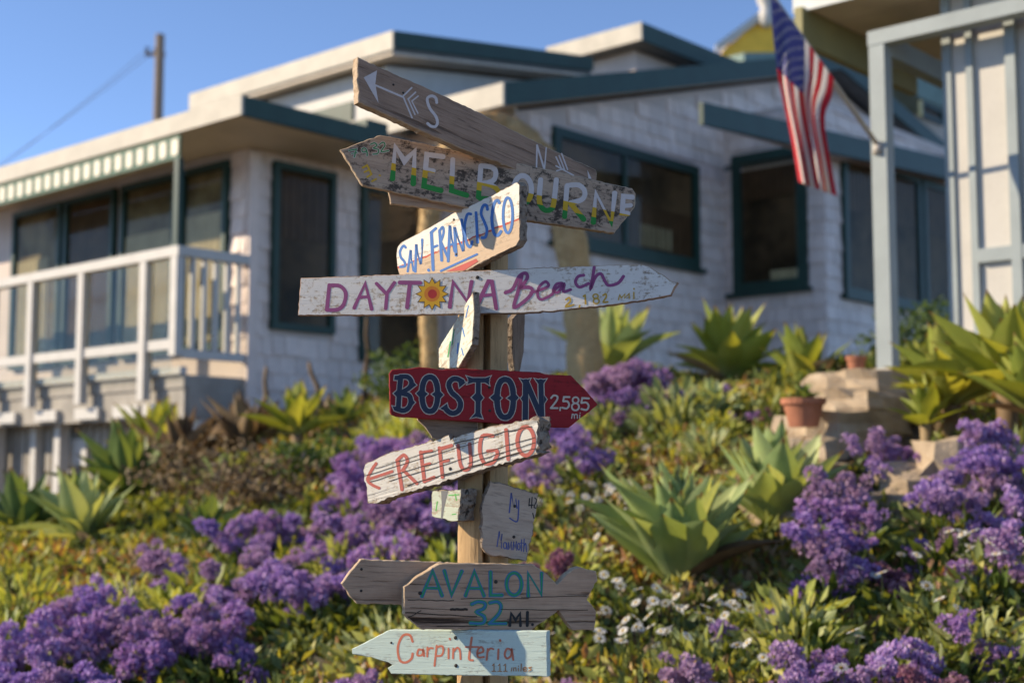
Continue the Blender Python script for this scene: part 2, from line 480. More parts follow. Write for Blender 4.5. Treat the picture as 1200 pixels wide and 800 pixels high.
# bay windows
a = prect('x', BX, (860, 184), (945, 168)); window('bay_x', 'x', BX, a[0], a[1], 4.13, 6.02, fw=.13, curtain_reflection=[(.1, .9, .66, .95, 'brown'), (.12, .5, .06, .14, 'curtain_reflection')])
for q in ((985, 1027), (1030, 1075), (1078, 1112)):
    x0 = loc_y(q[0], 250, BY)[0]; x1 = loc_y(q[1], 250, BY)[0]
    window('bay_y', 'y', BY, x0, x1, 4.05, 5.98, fw=.1, curtain_reflection=[(.1, .9, .6, .95, 'brown')])
# small gable window
a = prect('y', YB, (1076, 118), (1102, 148)); window('main_y', 'y', YB, a[0], a[1], a[3], a[2], fw=.07, sill=False)

# --- roofs
def roof_slab(poly, ext, fascias):
    r = MB().prism(poly, ext).build('roof', M['rooftop'], cot)
    for mb, mk in fascias: mb.build('fascia', M[mk], r)
    return r
# wing roof, flat, wide eaves
rxx, ryy = -.86, loc_x(281, 130, -.86)[0]
gx1 = loc_y(428, 152, ryy)[0]
wr = MB().box((rxx + .03, ryy + .03, Z_EAVE + .05), (2.0, 6.6, Z_EAVE + .17)).build('roof', M['rooftop'], cot)
MB().box((rxx, ryy - .02, Z_EAVE + .0), (rxx + .03, 6.6, Z_EAVE + .19)).build('fascia', M['cream'], wr)
MB().box((rxx + .031, ryy - .02, Z_EAVE + .0), (gx1, ryy + .03, Z_EAVE + .19)).build('fascia', M['green'], wr)
MB().box((gx1 + .002, ryy - .02, Z_EAVE - .05), (gx1 + .30, ryy + .34, Z_EAVE + .27)).build('fascia_end', M['green'], wr)
MB().box((rxx + .031, ryy + .031, Z_EAVE + .002), (1.99, 6.59, Z_EAVE + .049)).build('soffit', M['soffit'], wr)
# upper clerestory A
cAx, cAz = 2.29, None
yA, zA = loc_x(460, 36, cAx)
yA2, zA2 = loc_x(222, 102, cAx)
ex, ez = loc_y(640, 60, yA)
sA = (ez - zA) / (ex - cAx)
TA = .23
walls['clere'] = MB().prism([(cAx + .28, yA + .4, 5.2), (ex + .6, yA + .4, 5.2), (ex + .6, yA + .4, ez + sA*.6 - .33), (cAx + .28, yA + .4, zA + sA*.28 - .33)], (0, yA2 - yA - .7, 0)).build('wall', M['white'], cot)
ra = MB().prism([(cAx + .03, yA + .03, zA - .05), (ex + 1, yA + .03, ez + sA - .05), (ex + 1, yA + .03, ez + sA - .25), (cAx + .03, yA + .03, zA - .25)], (0, yA2 - yA, 0)).build('roof', M['rooftop'], cot)
MB().box((cAx, yA, zA - TA), (cAx + .03, yA2, zA)).build('fascia', M['cream'], ra)
MB().prism([(cAx + .031, yA - .02, zA), (ex + 1, yA - .02, ez + sA), (ex + 1, yA - .02, ez + sA - .2), (cAx + .031, yA - .02, zA - .2)], (0, .048, 0)).build('fascia', M['green'], ra)
MB().prism([(cAx + .031, yA + .031, zA - .251), (ex + 1, yA + .031, ez + sA - .251), (ex + 1, yA + .031, ez + sA - .28), (cAx + .031, yA + .031, zA - .28)], (0, yA2 - yA - .02, 0)).build('soffit', M['soffit'], ra)
# clerestory side window band and corner post
on_face('x', cAx + .28, yA + 1.0, yA + 2.6, 5.95, 6.35, 0, .03).build('clerestory_shutter', M['green'], walls['clere'])
# main gable roof
yF = YB - .35
TM = .26
rm = MB().prism([(e0x + .03, yF + .03, e0z - .06), (ap_x, yF + .03, ap_z - .06), (rx + .3, yF + .03, rz_ + slopeR*.3 - .06),
                 (rx + .3, yF + .03, rz_ + slopeR*.3 - .22), (ap_x, yF + .03, ap_z - .22), (e0x + .03, yF + .03, e0z - .22)], (0, 6.6, 0)).build('roof', M['rooftop'], cot)
MB().prism([(e0x, yF - .02, e0z), (ap_x, yF - .02, ap_z), (ap_x, yF - .02, ap_z - TM), (e0x, yF - .02, e0z - TM)], (0, .048, 0)).build('fascia', M['green'], rm)
MB().prism([(ap_x + .001, yF - .02, ap_z), (rx + .3, yF - .02, rz_ + slopeR*.3), (rx + .3, yF - .02, rz_ + slopeR*.3 - TM), (ap_x + .001, yF - .02, ap_z - TM)], (0, .048, 0)).build('fascia', M['green'], rm)
MB().box((e0x - .03, yF - .02, e0z - TM), (e0x - .001, 4.8, e0z - .005)).build('fascia', M['cream'], rm)
MB().prism([(e0x + .03, yF + .031, e0z - .221), (ap_x, yF + .031, ap_z - .221), (ap_x, yF + .031, ap_z - .25), (e0x + .03, yF + .031, e0z - .25)], (0, .36, 0)).build('soffit', M['soffit'], rm)
# upper dormer B
bx0 = 6.69
yB, zB = loc_x(750, 26, bx0); yB2, _ = loc_x(640, 62, bx0)
bxe, _z = loc_y(862, 66, yB)
walls['dormer'] = MB().box((bx0 + .35, yB + .35, 6.3), (bxe + 3.5, yB2 - .1, zB - .25)).build('wall', M['wallpaint'], cot)
rb = MB().box((bx0 + .03, yB + .03, zB - .24), (bxe + 4, yB2, zB - .03)).build('roof', M['rooftop'], cot)
MB().box((bx0, yB - .02, zB - .26), (bx0 + .03, yB2, zB)).build('fascia', M['cream'], rb)
MB().box((bx0 + .031, yB - .02, zB - .26), (bxe + 4, yB + .03, zB)).build('fascia', M['green'], rb)
# teal back roof seen over the gable
bk = MB().prism([loc_y(872, 62, 3.0)[0:1] + (3.0, loc_y(872, 62, 3.0)[1])] +
                [(loc_y(p[0], p[1], 3.0)[0], 3.0, loc_y(p[0], p[1], 3.0)[1]) for p in ((1045, 60), (1115, 90), (1115, 130), (1045, 100), (872, 100))], (0, 2.2, 0)).build('roof', paint('teal_roof', (.16, .25, .22, 1), .2, 3), cot)
# bay shed roof with green fascia
yS = BY - .32
s0x, s0z = loc_y(822, 120, yS); s0zb = loc_y(822, 146, yS)[1]
kS = lambda x: (loc_y(1112, 210, yS)[1]-s0zb)/(loc_y(1112, 210, yS)[0]-s0x)*(x-s0x)
def bayplan(z): return [(x_, y_, z_ + kS(x_)) for x_, y_, z_ in [(s0x + .02, yS + .04, z), (BAYX1 + .3, yS + .04, z), (BAYX1 + .3, YB - .02, z), (BX - .04, YB - .02, z), (BX - .04, BY - .02, z)]]
rbay = MB().prism(bayplan(s0zb + .06), (0, 0, .08)).build('roof', M['rooftop'], cot)
s1x, s1z = loc_y(1112, 186, yS); s1zb = loc_y(1112, 210, yS)[1]
MB().prism([(s0x, yS - .02, s0z), (BAYX1 + .3, yS - .02, s0z + (s1z-s0z)/(s1x-s0x)*(BAYX1+.3-s0x)), (BAYX1 + .3, yS - .02, s0zb + (s1zb-s0zb)/(s1x-s0x)*(BAYX1+.3-s0x)), (s0x, yS - .02, s0zb)], (0, .055, 0)).build('fascia', M['green'], rbay)
MB().prism(bayplan(s0zb + .02), (0, 0, .038)).build('soffit', M['shingle'], rbay)
# corner boards
on_face('x', XB, YB + .002, YB + .14, 2.2, 6.0, 0, .03).build('corner_board', M['white'], walls['main'])
on_face('y', 0, .0, .12, 2.2, 5.05, 0, .03).build('corner_board', M['shingle'], walls['wing'])

# --- shingles: wedge tiles, one unit mesh shared
um = bpy.data.meshes.new('shingle')
um.from_pydata([(0,-.016,0),(1,-.016,0),(1,0,0),(0,0,0),(0,-.003,1),(1,-.003,1),(1,0,1),(0,0,1)], [], [(0,3,2,1),(4,5,6,7),(0,1,5,4),(1,2,6,5),(2,3,7,6),(3,0,4,7)])
um.materials.append(M['shingle'])
sh = []
def shingle_face(wkey, face, axis, c, s0, s1, z0, z1, top=None, exp=.185):
    z = z0; row = 0
    while z < z1:
        h = min(exp, z1 - z)
        s = s0 - random.uniform(0, .12)
        while s < s1:
            w = random.uniform(.13, .27)
            a, b = max(s, s0), min(s + w, s1)
            s += w
            if b - a < .03: continue
            m = (a + b) / 2
            if top and z + h * .6 > top(m): continue
            for (h0, h1, w0, w1) in holes[face]:
                if z + h * .5 > w0 and z + h * .5 < w1:
                    if a >= h0 and b <= h1: a = b; break
                    if a < h0 < b: b = h0
                    elif a < h1 < b: a = h1
            if b - a < .03: continue
            sh.append((wkey, axis, c, a + .005, b - .005, z + random.uniform(-.008, .008), h + .015, random.uniform(.9, 2.0)))
        z += exp; row += 1
shingle_face('wing', 'wing_y', 'y', 0, .125, XB - .02, 2.2, Z_EAVE - .02)
shingle_face('main', 'main_y', 'y', YB, XB + .02, rx, 2.35, 9.5, top=lambda m: (e0z + slopeL * (m - e0x) if m < ap_x else ap_z + slopeR * (m - ap_x)) - .42)
shingle_face('bay', 'bay_y', 'y', BY, BX, 10.9, 2.4, 6.5)
holes['bay_x'].append((YB, 9, 0, 9))
shingle_face('bay', 'bay_x', 'x', BX, BY, YB, 2.4, 6.5)
shingle_face('main', 'main_x', 'x', XB, YB + .15, 0, 2.3, 5.9)
shingle_face('wing', 'wing_x', 'x', 0, .02, .30, 2.9, Z_EAVE - .02)
def sh_world(e):
    p = C1 + (RD * ((e[3]+e[4])/2) + LD * e[2] if e[1] == 'y' else RD * e[2] + LD * ((e[3]+e[4])/2)); return p
sh.sort(key=lambda e: sh_world(e).length)
rest = {}
for i, (wk, axis, c, a, b, z, h, th) in enumerate(sh):
    if axis == 'y': loc, rz, = (a, c, z), 0
    else: loc, rz = (c, b, z), -math.pi / 2
    if i < 300:
        o = bpy.data.objects.new('shingle', um); col.objects.link(o); o.parent = walls[wk]
        o.location = loc; o.rotation_euler = (0, 0, rz); o.scale = (b - a, th, h)
    else:
        mb = rest.setdefault(wk, MB())
        mt = Matrix.Translation(loc) @ Matrix.Rotation(rz, 4, 'Z') @ Matrix.Diagonal((b - a, th, h, 1))
        k = len(mb.v)
        mb.v += [tuple(mt @ vv.co) for vv in um.vertices]
        mb.f += [tuple(k + i for i in pl.vertices) for pl in um.polygons]
for wk, mb in rest.items():
    tag(mb.build('shingles', M['shingle'], walls[wk]), kind='stuff')

# --- deck on the sunlit side
DX = -.83
DY1 = 5.2
deck = MB().box((DX + .10, .02, 2.55), (-.001, DY1, 2.68)).build('deck', M['deckgrey'], cot)
MB().box((DX - .05, -.05, 3.85), (DX + .07, DY1, 3.95)).build('rail', M['white'], deck)
MB().box((DX - .02, -.02, 2.93), (DX + .05, DY1, 3.03)).build('rail', M['white'], deck)
MB().box((DX + .071, -.05, 3.85), (-.01, .05, 3.95)).build('rail', M['white'], deck)
MB().box((DX + .051, -.01, 2.84), (-.01, .06, 2.93)).build('rail', M['white'], deck)
MB().box((DX + .06, .03, 2.685), (DX + .14, DY1, 2.76)).build('rim_board', M['white'], deck)
MB().box((DX + .12, .04, 2.25), (DX + .17, DY1, 2.549)).build('skirt_board', M['deckgrey'], deck)
MB().box((DX + .16, .02, 2.25), (-.02, .07, 2.549)).build('skirt_board', M['deckgrey'], deck)
posts = [0.03] + [loc_x(p, 380, DX)[0] for p in (170, 97, 38)] + [3.75, 4.75]
for i, y in enumerate(posts):
    MB().box((DX - .045, y - .055, 2.44 if i else 2.86), (DX + .045, y + .055, 3.849)).build('post', M['white'], deck)
for a, b in zip(posts[:-1], posts[1:]):
    MB().box((DX - .005, a + .07, 2.70), (DX + .005, b - .07, 3.84)).build('glass_panel', M['railglass'], deck)
for x in (-.66, -.52, -.38, -.24, -.10):
    MB().box((x - .025, -.01, 2.931), (x + .025, .04, 3.849)).build('baluster', M['white'], deck)
for y in (.45, 1.0, 1.75, 2.6, 3.5):
    MB().box((DX + .06, y - .23, 2.28), (DX + .119, y + .23, 2.40)).build('sun_patch_block', M['white'], deck)  # white blocks added in place of sun patches under the deck
for y in (.10, 1.55, 2.75, 4.2):
    MB().box((DX + .30, y - .06, 1.0), (DX + .42, y + .06, 2.549)).build('deck_post', M['white'], deck)
for k in range(34):
    y = .25 + k * .15
    MB().box((-.32, y, 1.0), (-.29, y + .11, 2.549)).build('skirt_slat', M['deckgrey'], deck)
y0, z0 = loc_x(75, 515, -.33); y1, z1 = loc_x(104, 546, -.33)
MB().box((-.37, y1, z1), (-.321, y0, z0)).build('vent_panel', M['white'], deck)
dy0, _ = loc_x(44, 500, -.35); dy1, _ = loc_x(2, 500, -.35)
MB().prism([(-.42, dy0 - .1, 2.28), (-.42, dy1 + .1, 2.28), (-.42, dy1 + .1, 2.38), (-.42, (dy0+dy1)/2, 2.52), (-.42, dy0 - .1, 2.38)], (.1, 0, 0)).build('door_hood', M['white'], deck)
for y in (dy0, dy1):
    MB().box((-.40, y - .05, 1.0), (-.321, y + .05, 2.279)).build('door_jamb', M['white'], deck)
# striped awning valance
aw = MB().box((DX - .02, .01, 4.84), (DX + .0, DY1, 5.075)).build('awning', M['greenstripe'], cot)
py_ = 215.0; k = 0
yy = .09
tabm = MB()
n_ = 8
prof = [(.0, 0)] 
w2, h2 = .062, .085
pts = []
for i in range(16):
    a = 2 * math.pi * (i + .5) / 16
    pts.append((0, math.copysign(abs(math.cos(a)) ** .45, math.cos(a)) * w2, math.copysign(abs(math.sin(a)) ** .45, math.sin(a)) * h2))
tabme = MB().prism(pts, (-.008, 0, 0)).mesh('stripe'); tabme.materials.append(M['canvas'])
while yy < DY1 - .1:
    o = bpy.data.objects.new('stripe', tabme); col.objects.link(o); o.parent = aw
    o.location = (DX - .0202, yy, 4.958)
    yy += .205
MB().box((DX - .02, .02, 2.95), (DX + .04, .10, 4.839)).build('awning_post', M['green'], aw)

# ------------------------------------------------------------------ right cottage with porch
PP = at(1041, 432, 9.0); PP = Vector((PP.x, PP.y, 0))
por = empty('porch_cottage', PP, 'pale cottage porch with blue grey posts at the right edge', 'house', rz=RZ)
def ploc_y(px, py, y0):
    p = hit(px, py, PP + LD * y0, LD); q = p - PP; return q.dot(RD), p.z
def ploc_x(px, py, x0):
    p = hit(px, py, PP + RD * x0, RD); q = p - PP; return q.dot(LD), p.z
FLZ = 2.38
ztop = at(1041, 38, 9.0).z
pf = MB().box((-.12, -2.4, 1.6), (2.4, .12, FLZ)).build('porch_floor', paint('porch_concrete', (.5, .42, .32, 1), .2, 3), por)
MB().box((-.055, -.055, FLZ), (.055, .055, ztop - .10)).build('post', M['bluegrey'], por)
MB().box((-.06, -2.4, ztop - .099), (.06, .06, ztop)).build('beam', M['bluegrey'], por)
MB().box((.061, -.05, ztop - .16), (1.2, .05, ztop - .02)).build('beam', M['bluegrey'], por)
# wall, facing the sun
wx = .22
yw0, _ = ploc_x(1121, 250, wx)
pw = MB().box((wx, -3.2, 1.7), (wx + .12, yw0, 5.6)).build('wall', M['porchwhite'], por)
def pv(px0, px1, z0, z1, n, name='trim'):
    a = ploc_x(px0, 250, wx)[0]; b = ploc_x(px1, 250, wx)[0]
    return MB().box((wx - n, b, z0), (wx - .0005, a, z1)).build(name, M['bluegrey'], pw)
MB().box((wx - .02, yw0 + .001, 1.7), (wx + .14, yw0 + .06, 5.5)).build('trim', M['bluegrey'], pw)
pv(1139, 1147, 1.8, 5.6, .03); pv(1187, 1199, 1.8, 5.6, .05); pv(1240, 1252, 1.8, 5.6, .05)
zb0 = ploc_x(1165, 291, wx)[1]; zb1 = ploc_x(1165, 307, wx)[1]
a = ploc_x(1147.3, 250, wx)[0]; b = ploc_x(1186.7, 250, wx)[0]; c_ = ploc_x(1199.3, 250, wx)[0]; d_ = ploc_x(1239.7, 250, wx)[0]
MB().box((wx - .045, b, zb1), (wx - .0005, a, zb0)).build('trim', M['bluegrey'], pw)
MB().box((wx - .045, d_, zb1), (wx - .0005, c_, zb0)).build('trim', M['bluegrey'], pw)
# porch roof: soffit boards, fascia
yq, zq = ploc_x(929, 13, -.16)
pr = MB().box((-.13, -3.4, zq + .03), (3.2, yq - .03, zq + .20)).build('roof', M['rooftop'], por)
MB().box((-.16, -3.4, zq - .02), (-.131, yq, zq + .22)).build('fascia', paint('light_grey_fascia', (.62, .64, .62, 1), .1), pr)
MB().box((-.13, yq - .029, zq - .02), (3.2, yq, zq + .22)).build('fascia', M['bluegrey'], pr)
for i in range(9):
    MB().box((-.128 + i * .40, -3.38, zq + .0), (-.128 + i * .40 + .39, yq - .031, zq + .028)).build('soffit_board', M['soffit'], pr)
ox0, oz1 = ploc_y(940, 20, yq - .1); ox1 = ploc_y(1032, 60, yq - .1)[0]; oz0 = ploc_y(940, 50, yq - .1)[1]
MB().box((ox0, yq - .1, oz0), (ox1 + .6, yq - .04, zq - .003)).build('gable_board', M['olive'], por)

# ------------------------------------------------------------------ yellow roofed house far behind
yh = at(880, 60, 34)
yho = empty('yellow_roofed_house', (yh.x, 34, g1(yh.x, 34)), 'house with yellow roof and white ridge behind the cottages', 'house')
zb = yh.z - yho.location.z
def yl(px, py): p = at(px, py, 34); return (p.x - yh.x, 0, p.z - yho.location.z)
MB().box((-.6, .3, 0), (6.5, 5, zb + .3)).build('wall', M['white'], yho)
apx = yl(905, 12)
yr = MB().prism([yl(846, 60), apx, yl(1010, 60), yl(1010, 75), yl(846, 75)], (0, 5, 0)).build('roof', M['yellowroof'], yho)
a0, a1 = Vector(yl(838, 54)), Vector(yl(903, 6))
MB().prism([a0, a1, a1 - Vector((0, 0, .22)), a0 - Vector((0, 0, .22))], (0, -.15, 0)).build('ridge_board', M['white'], yr)
fx = Vector(yl(897, 12))
MB().lathe([(.05, -.5), (.18, -.4), (.2, -.1), (.12, .0), (.22, .15), (.25, .3), (.16, .5), (.03, .62)], 12, (fx.x, -.1, fx.z)).build('finial', M['white'], yr, True)

# ------------------------------------------------------------------ utility pole
up_ = at(185, 145, 42); ub = Vector((up_.x, 42, g1(up_.x, 42)))
ut = empty('utility_pole', ub, 'wooden utility pole with wires behind the left roof', 'utility pole')
ztop_ = at(186, 41, 42).z - ub.z
MB().tube([(0, 0, 0), (0, 0, ztop_)], [.19, .14], 10).build('pole', M['polewood'], ut)
MB().box((-.5, .16, ztop_ - .62), (.12, .26, ztop_ - .52)).build('crossarm', M['polewood'], ut)
for i, (wx_, wz_) in enumerate(((-.2, -.45), (-.45, -.42))):
    a = Vector((wx_, .2, ztop_ + wz_)); b = Vector((-16, 3, ztop_ - 9 - i * .8))
    pts = [a.lerp(b, k / 12) - Vector((0, 0, 2.2 * 4 * (k/12) * (1 - k/12) * .35)) for k in range(13)]
    MB().tube(pts, .010, 5).build('wire', M['wire'], ut)
    MB().lathe([(.03, 0), (.06, .05), (.04, .12), (.07, .18), (.02, .22)], 8, (wx_, .22, ztop_ + wz_ - .12)).build('insulator', M['wire'], ut)

# ------------------------------------------------------------------ signpost
POST = at(566, 500, 3.16); POST = Vector((POST.x, 3.16, 0))
PR = .0575
base_z = g1(POST.x, POST.y) - .12
sg = empty('signpost', (POST.x, POST.y, base_z + .12), 'wooden post carrying many hand painted direction boards', 'signpost')
sgi = Matrix.Translation(-sg.location)
M['post'] = wood('post_wood', (.36, .235, .115, 1), (.50, .335, .17, 1), (.10, .065, .035, 1), 26, 1.4, .25, .5)
# round post with a drying crack
mb = MB(); nseg = 40; zs = np.linspace(base_z, at(566, 152, 3.16).z, 30)
for i, z in enumerate(zs):
    for j in range(nseg):
        w = 2 * math.pi * j / nseg
        r = PR * (1 + .012 * math.sin(3 * w + z * 2) + .008 * math.sin(7 * w + z * 9))
        if j == 31: r -= .034                       # crack, facing the camera right of centre
        mb.v.append((r * math.cos(w), r * math.sin(w), z - sg.location.z))
for i in range(len(zs) - 1):
    for j in range(nseg):
        j2 = (j + 1) % nseg
        mb.f.append((i*nseg+j, i*nseg+j2, (i+1)*nseg+j2, (i+1)*nseg+j))
mb.f.append(tuple(range(nseg))[::-1]); mb.f.append(tuple((len(zs)-1)*nseg + j for j in range(nseg)))
mb.build('post', M['post'], sg, False)

def smooth_line(pts, closed=False, sub=5):
    if len(pts) < 3: return [Vector(p) for p in pts]
    P = [Vector(p) for p in pts]; n = len(P); out = []
    rng_ = range(n) if closed else range(n - 1)
    for i in rng_:
        p0 = P[(i-1) % n] if closed or i > 0 else P[0]; p1 = P[i]; p2 = P[(i+1) % n]
        p3 = P[(i+2) % n] if closed or i + 2 < n else P[-1]
        for k in range(sub):
            t = k / sub
            out.append(.5 * ((2*p1) + (p2-p0)*t + (2*p0-5*p1+4*p2-p3)*t*t + (3*p1-p0-3*p2+p3)*t**3))
    if not closed: out.append(P[-1])
    return out
def ribbon(pts, w, closed=False):
    """2d outline pieces (quads and caps) for a brush stroke of width w"""
    P = [Vector(p) for p in pts]; n = len(P); L = []; Rr = []; faces = []; V = []
    for i in range(n):
        a = P[(i-1) % n] if closed or i else P[0]; b = P[(i+1) % n] if closed or i < n-1 else P[-1]
        d1 = (P[i]-a); d2 = (b-P[i])
        if d1.length < 1e-6: d1 = d2
        if d2.length < 1e-6: d2 = d1
        d1.normalize(); d2.normalize(); t = d1 + d2
        if t.length < .3: t = d1
        t.normalize(); nn = Vector((-t.y, t.x))
        c = max(.6, abs(nn.dot(Vector((-d1.y, d1.x)))))
        hw = w * .5 * (1 + random.uniform(-.05, .05)) / c
        V += [P[i] + nn*hw, P[i] - nn*hw]
    m = n if closed else n - 1
    for i in range(m):
        j = (i+1) % n
        faces.append((2*i, 2*i+1, 2*j+1, 2*j))
    if not closed:
        for e, o in ((0, 1), (n-1, n-2)):
            d = (P[e]-P[o]).normalized(); nn = Vector((-d.y, d.x)); k = len(V)
            arc = [P[e] + (nn*math.cos(a) + d*math.sin(a)*.8) * w*.5 for a in np.linspace(0, math.pi, 6)]
            V += arc; faces.append(tuple(range(k, k+6)))
    return V, faces
def Z(x0, y0, s):
    return lambda pts: [(x0 + p[0]*s, y0 + p[1]*s) for p in pts]
def ell(cx, cy, rx_, ry_, n=22, p=1.0, tilt=0.0):
    out = []
    for i in range(n):
        a = 2*math.pi*i/n; c, s = math.cos(a), math.sin(a)
        x = math.copysign(abs(c)**p, c)*rx_; y = math.copysign(abs(s)**p, s)*ry_
        out.append((cx + x + tilt*y, cy + y))
    return out

class Board:
    def __init__(s, label, outline, yaw, th, mat, grain, gap=.0, jit=.0005, name='sign_board', edge=None, bev=.0016, rough_right=0.0, step=.008):
        y = math.radians(yaw)
        s.n = Vector((-math.sin(y), -math.cos(y), 0))
        ax = Vector((POST.x, POST.y, 0))
        s.p0 = ax + s.n * (PR + th + .002 + gap)
        g0 = hit(*grain[0], s.p0, s.n); g1_ = hit(*grain[1], s.p0, s.n)
        s.u = (g1_ - g0).normalized(); s.v = s.n.cross(s.u)
        cx = sum(p[0] for p in outline)/len(outline); cy = sum(p[1] for p in outline)/len(outline)
        s.o = hit(cx, cy, s.p0, s.n)
        s.k = 0; s.th = th
        L = [s.uv(*p) for p in outline]
        # densify, jitter
        D = []
        n = len(L)
        for i in range(n):
            a, b = L[i], L[(i+1) % n]; m = max(1, int((b-a).length / step))
            for q in range(m): D.append(a.lerp(b, q/m))
        xmax = max(p.x for p in D)
        D = [p + Vector((random.gauss(0, jit), random.gauss(0, jit))) for p in D]
        n = len(D); area = sum(D[i].x*D[(i+1)%n].y - D[(i+1)%n].x*D[i].y for i in range(n))
        if area < 0: D.reverse()
        N = []
        for i in range(n):
            t = (D[(i+1)%n] - D[i-1]).normalized(); N.append(Vector((-t.y, t.x)))
        loops = [(bev, 0), (0, -bev), (0, -th*.35), (0, -th*.7), (0, -th+bev), (bev, -th)]
        V = []
        for li, (ins, z) in enumerate(loops):
            for i in range(n):
                p = D[i] + N[i]*ins
                if 0 < li < 5 and jit > 0: p = p + N[i]*random.gauss(0, jit*.8)
                if rough_right and D[i].x > xmax - .02:
                    p = p + Vector((random.uniform(-.1, 1)*rough_right*(.3 + .7*(-z/th)), random.gauss(0, rough_right*.25)))
                V.append((p.x, p.y, z))
        Fc = [tuple(range(n))]
        for l in range(len(loops)-1):
            for i in range(n):
                j = (i+1) % n
                Fc.append((l*n+i, (l+1)*n+i, (l+1)*n+j, l*n+j))
        Fc.append(tuple((len(loops)-1)*n + i for i in range(n))[::-1])
        me = bpy.data.meshes.new(name); me.from_pydata(V, [], Fc)
        me.materials.append(mat)
        if edge:
            me.materials.append(edge)
            for pl in me.polygons[1:]: pl.material_index = 1
        s.ob = link_mesh(name, me, None, sg)
        mt = Matrix((( s.u.x, s.v.x, s.n.x, s.o.x), (s.u.y, s.v.y, s.n.y, s.o.y), (s.u.z, s.v.z, s.n.z, s.o.z), (0,0,0,1)))
        s.ob.matrix_local = sgi @ mt
        s.ob['label'] = label
    def uv(s, px, py):
        q = hit(px, py, s.p0, s.n) - s.o if hasattr(s, 'o') else None
        return Vector((q.dot(s.u), q.dot(s.v)))
    def line(s, a, b):             # line through two pixels as coefficients, positive above
        A, B = s.uv(*a), s.uv(*b); d = (B-A).normalized(); nx_, ny_ = -d.y, d.x
        return nx_, ny_, -(nx_*A.x + ny_*A.y)
    def paintwork(s, name, strokes, mat, band=None, base=.0003, dz=.00002):
        """strokes: ('s', width, pts) smooth, ('l', width, pts) straight, ('c', width, pts) closed, ('p', 0, pts) filled"""
        V = []; Fc = []; B = []
        for kind, w, pts in strokes:
            s.k += 1; z = base + dz*s.k
            if kind == 'p': vv = [Vector(p) for p in pts]; ff = [tuple(range(len(vv)))]
            else:
                P = smooth_line(pts, kind == 'c') if kind in 'sc' else [Vector(p) for p in pts]
                vv, ff = ribbon(P, w, kind == 'c')
            k = len(V)
            for p in vv:
                q = s.uv(p.x, p.y); V.append((q.x, q.y, z)); B.append(band(p.x, p.y) if band else 0)
            for f in ff: Fc.append(tuple(k+i for i in f))
        me = bpy.data.meshes.new(name); me.from_pydata(V, [], Fc)
        for pl in me.polygons:
            if pl.normal.z < 0: pl.flip()
        if band:
            at_ = me.attributes.new('band', 'FLOAT', 'POINT'); at_.data.foreach_set('value', B)
        o = link_mesh(name, me, mat, s.ob)
        return o
    def nails(s, pts, r=.0032):
        for p in pts:
            q = s.uv(*p)
            MB().lathe([(r, -.004), (r, .0004), (r*.7, .0016), (r*.15, .002)], 10, (q.x, q.y, 0)).build('nail', M['nail'], s.ob)

WG = ((.38, .24, .155, 1), (.55, .375, .25, 1), (.06, .038, .026, 1))         # grey brown driftwood
M['w_s'] = wood('arrow_board_wood', (.29, .185, .125, 1), (.43, .29, .205, 1), (.08, .05, .036, 1), 1.8, 30, .7, .8)
t = NT('mossy_board_wood')
c, h, cr = wood_nodes(t, (.39, .275, .195, 1), (.53, .40, .29, 1), (.05, .04, .03, 1), 1.6, 26, .35)
v = t.coord('Object', (1.0, 1.4, 1.4)); nn1 = t.noise(v, 16, 6, .7); nn2 = t.noise(v, 70, 5, .75)
msk = t.ramp(t.math('ADD', t.math('MULTIPLY', nn1, .6), t.math('MULTIPLY', nn2, .4)), [(.50, 0.), (.56, 1.)])
c = t.mix(t.math('MULTIPLY', msk, .88), c, (.035, .03, .027, 1))
t.bump(h, .6, .004); M['w_melb'] = t.set(c, .9, .15)
M['w_grey'] = wood('grey_driftwood', *WG, 1.4, 24, .7, .8)
M['w_aval'] = wood('cracked_driftwood', (.40, .245, .155, 1), (.58, .39, .26, 1), (.05, .028, .017, 1), .8, 16, 1.0, .9)
M['w_dark'] = wood('dark_board_wood', (.19, .13, .09, 1), (.31, .23, .165, 1), (.03, .022, .016, 1), 2, 24, .6, .8)
M['w_end'] = wood('rough_end_wood', (.17, .12, .085, 1), (.42, .34, .26, 1), (.03, .022, .016, 1), 30, 30, .9, 1.0)
M['w_cut'] = wood('pale_cut_wood', (.40, .29, .19, 1), (.55, .43, .30, 1), (.14, .09, .06, 1), 6, 20, .4, .5)

z1 = Z(400, 55, .15); z2 = Z(390, 150, .15); z3 = Z(540, 130, .2); z4 = Z(450, 200, 180/1067)
z5 = Z(340, 300, .2); z6 = Z(560, 300, .2); z7 = Z(445, 420, 140/1200); z8 = Z(570, 420, 140/1200)
y1 = Z(415, 480, 250/1200); y2 = Z(490, 550, .15); y3 = Z(390, 640, 170/1200); y4 = Z(540, 640, 170/1200); y5 = Z(400, 725, 260/1200)
def st(z, sc, *items):
    return [(k, w*sc, z(p)) for k, w, p in items]

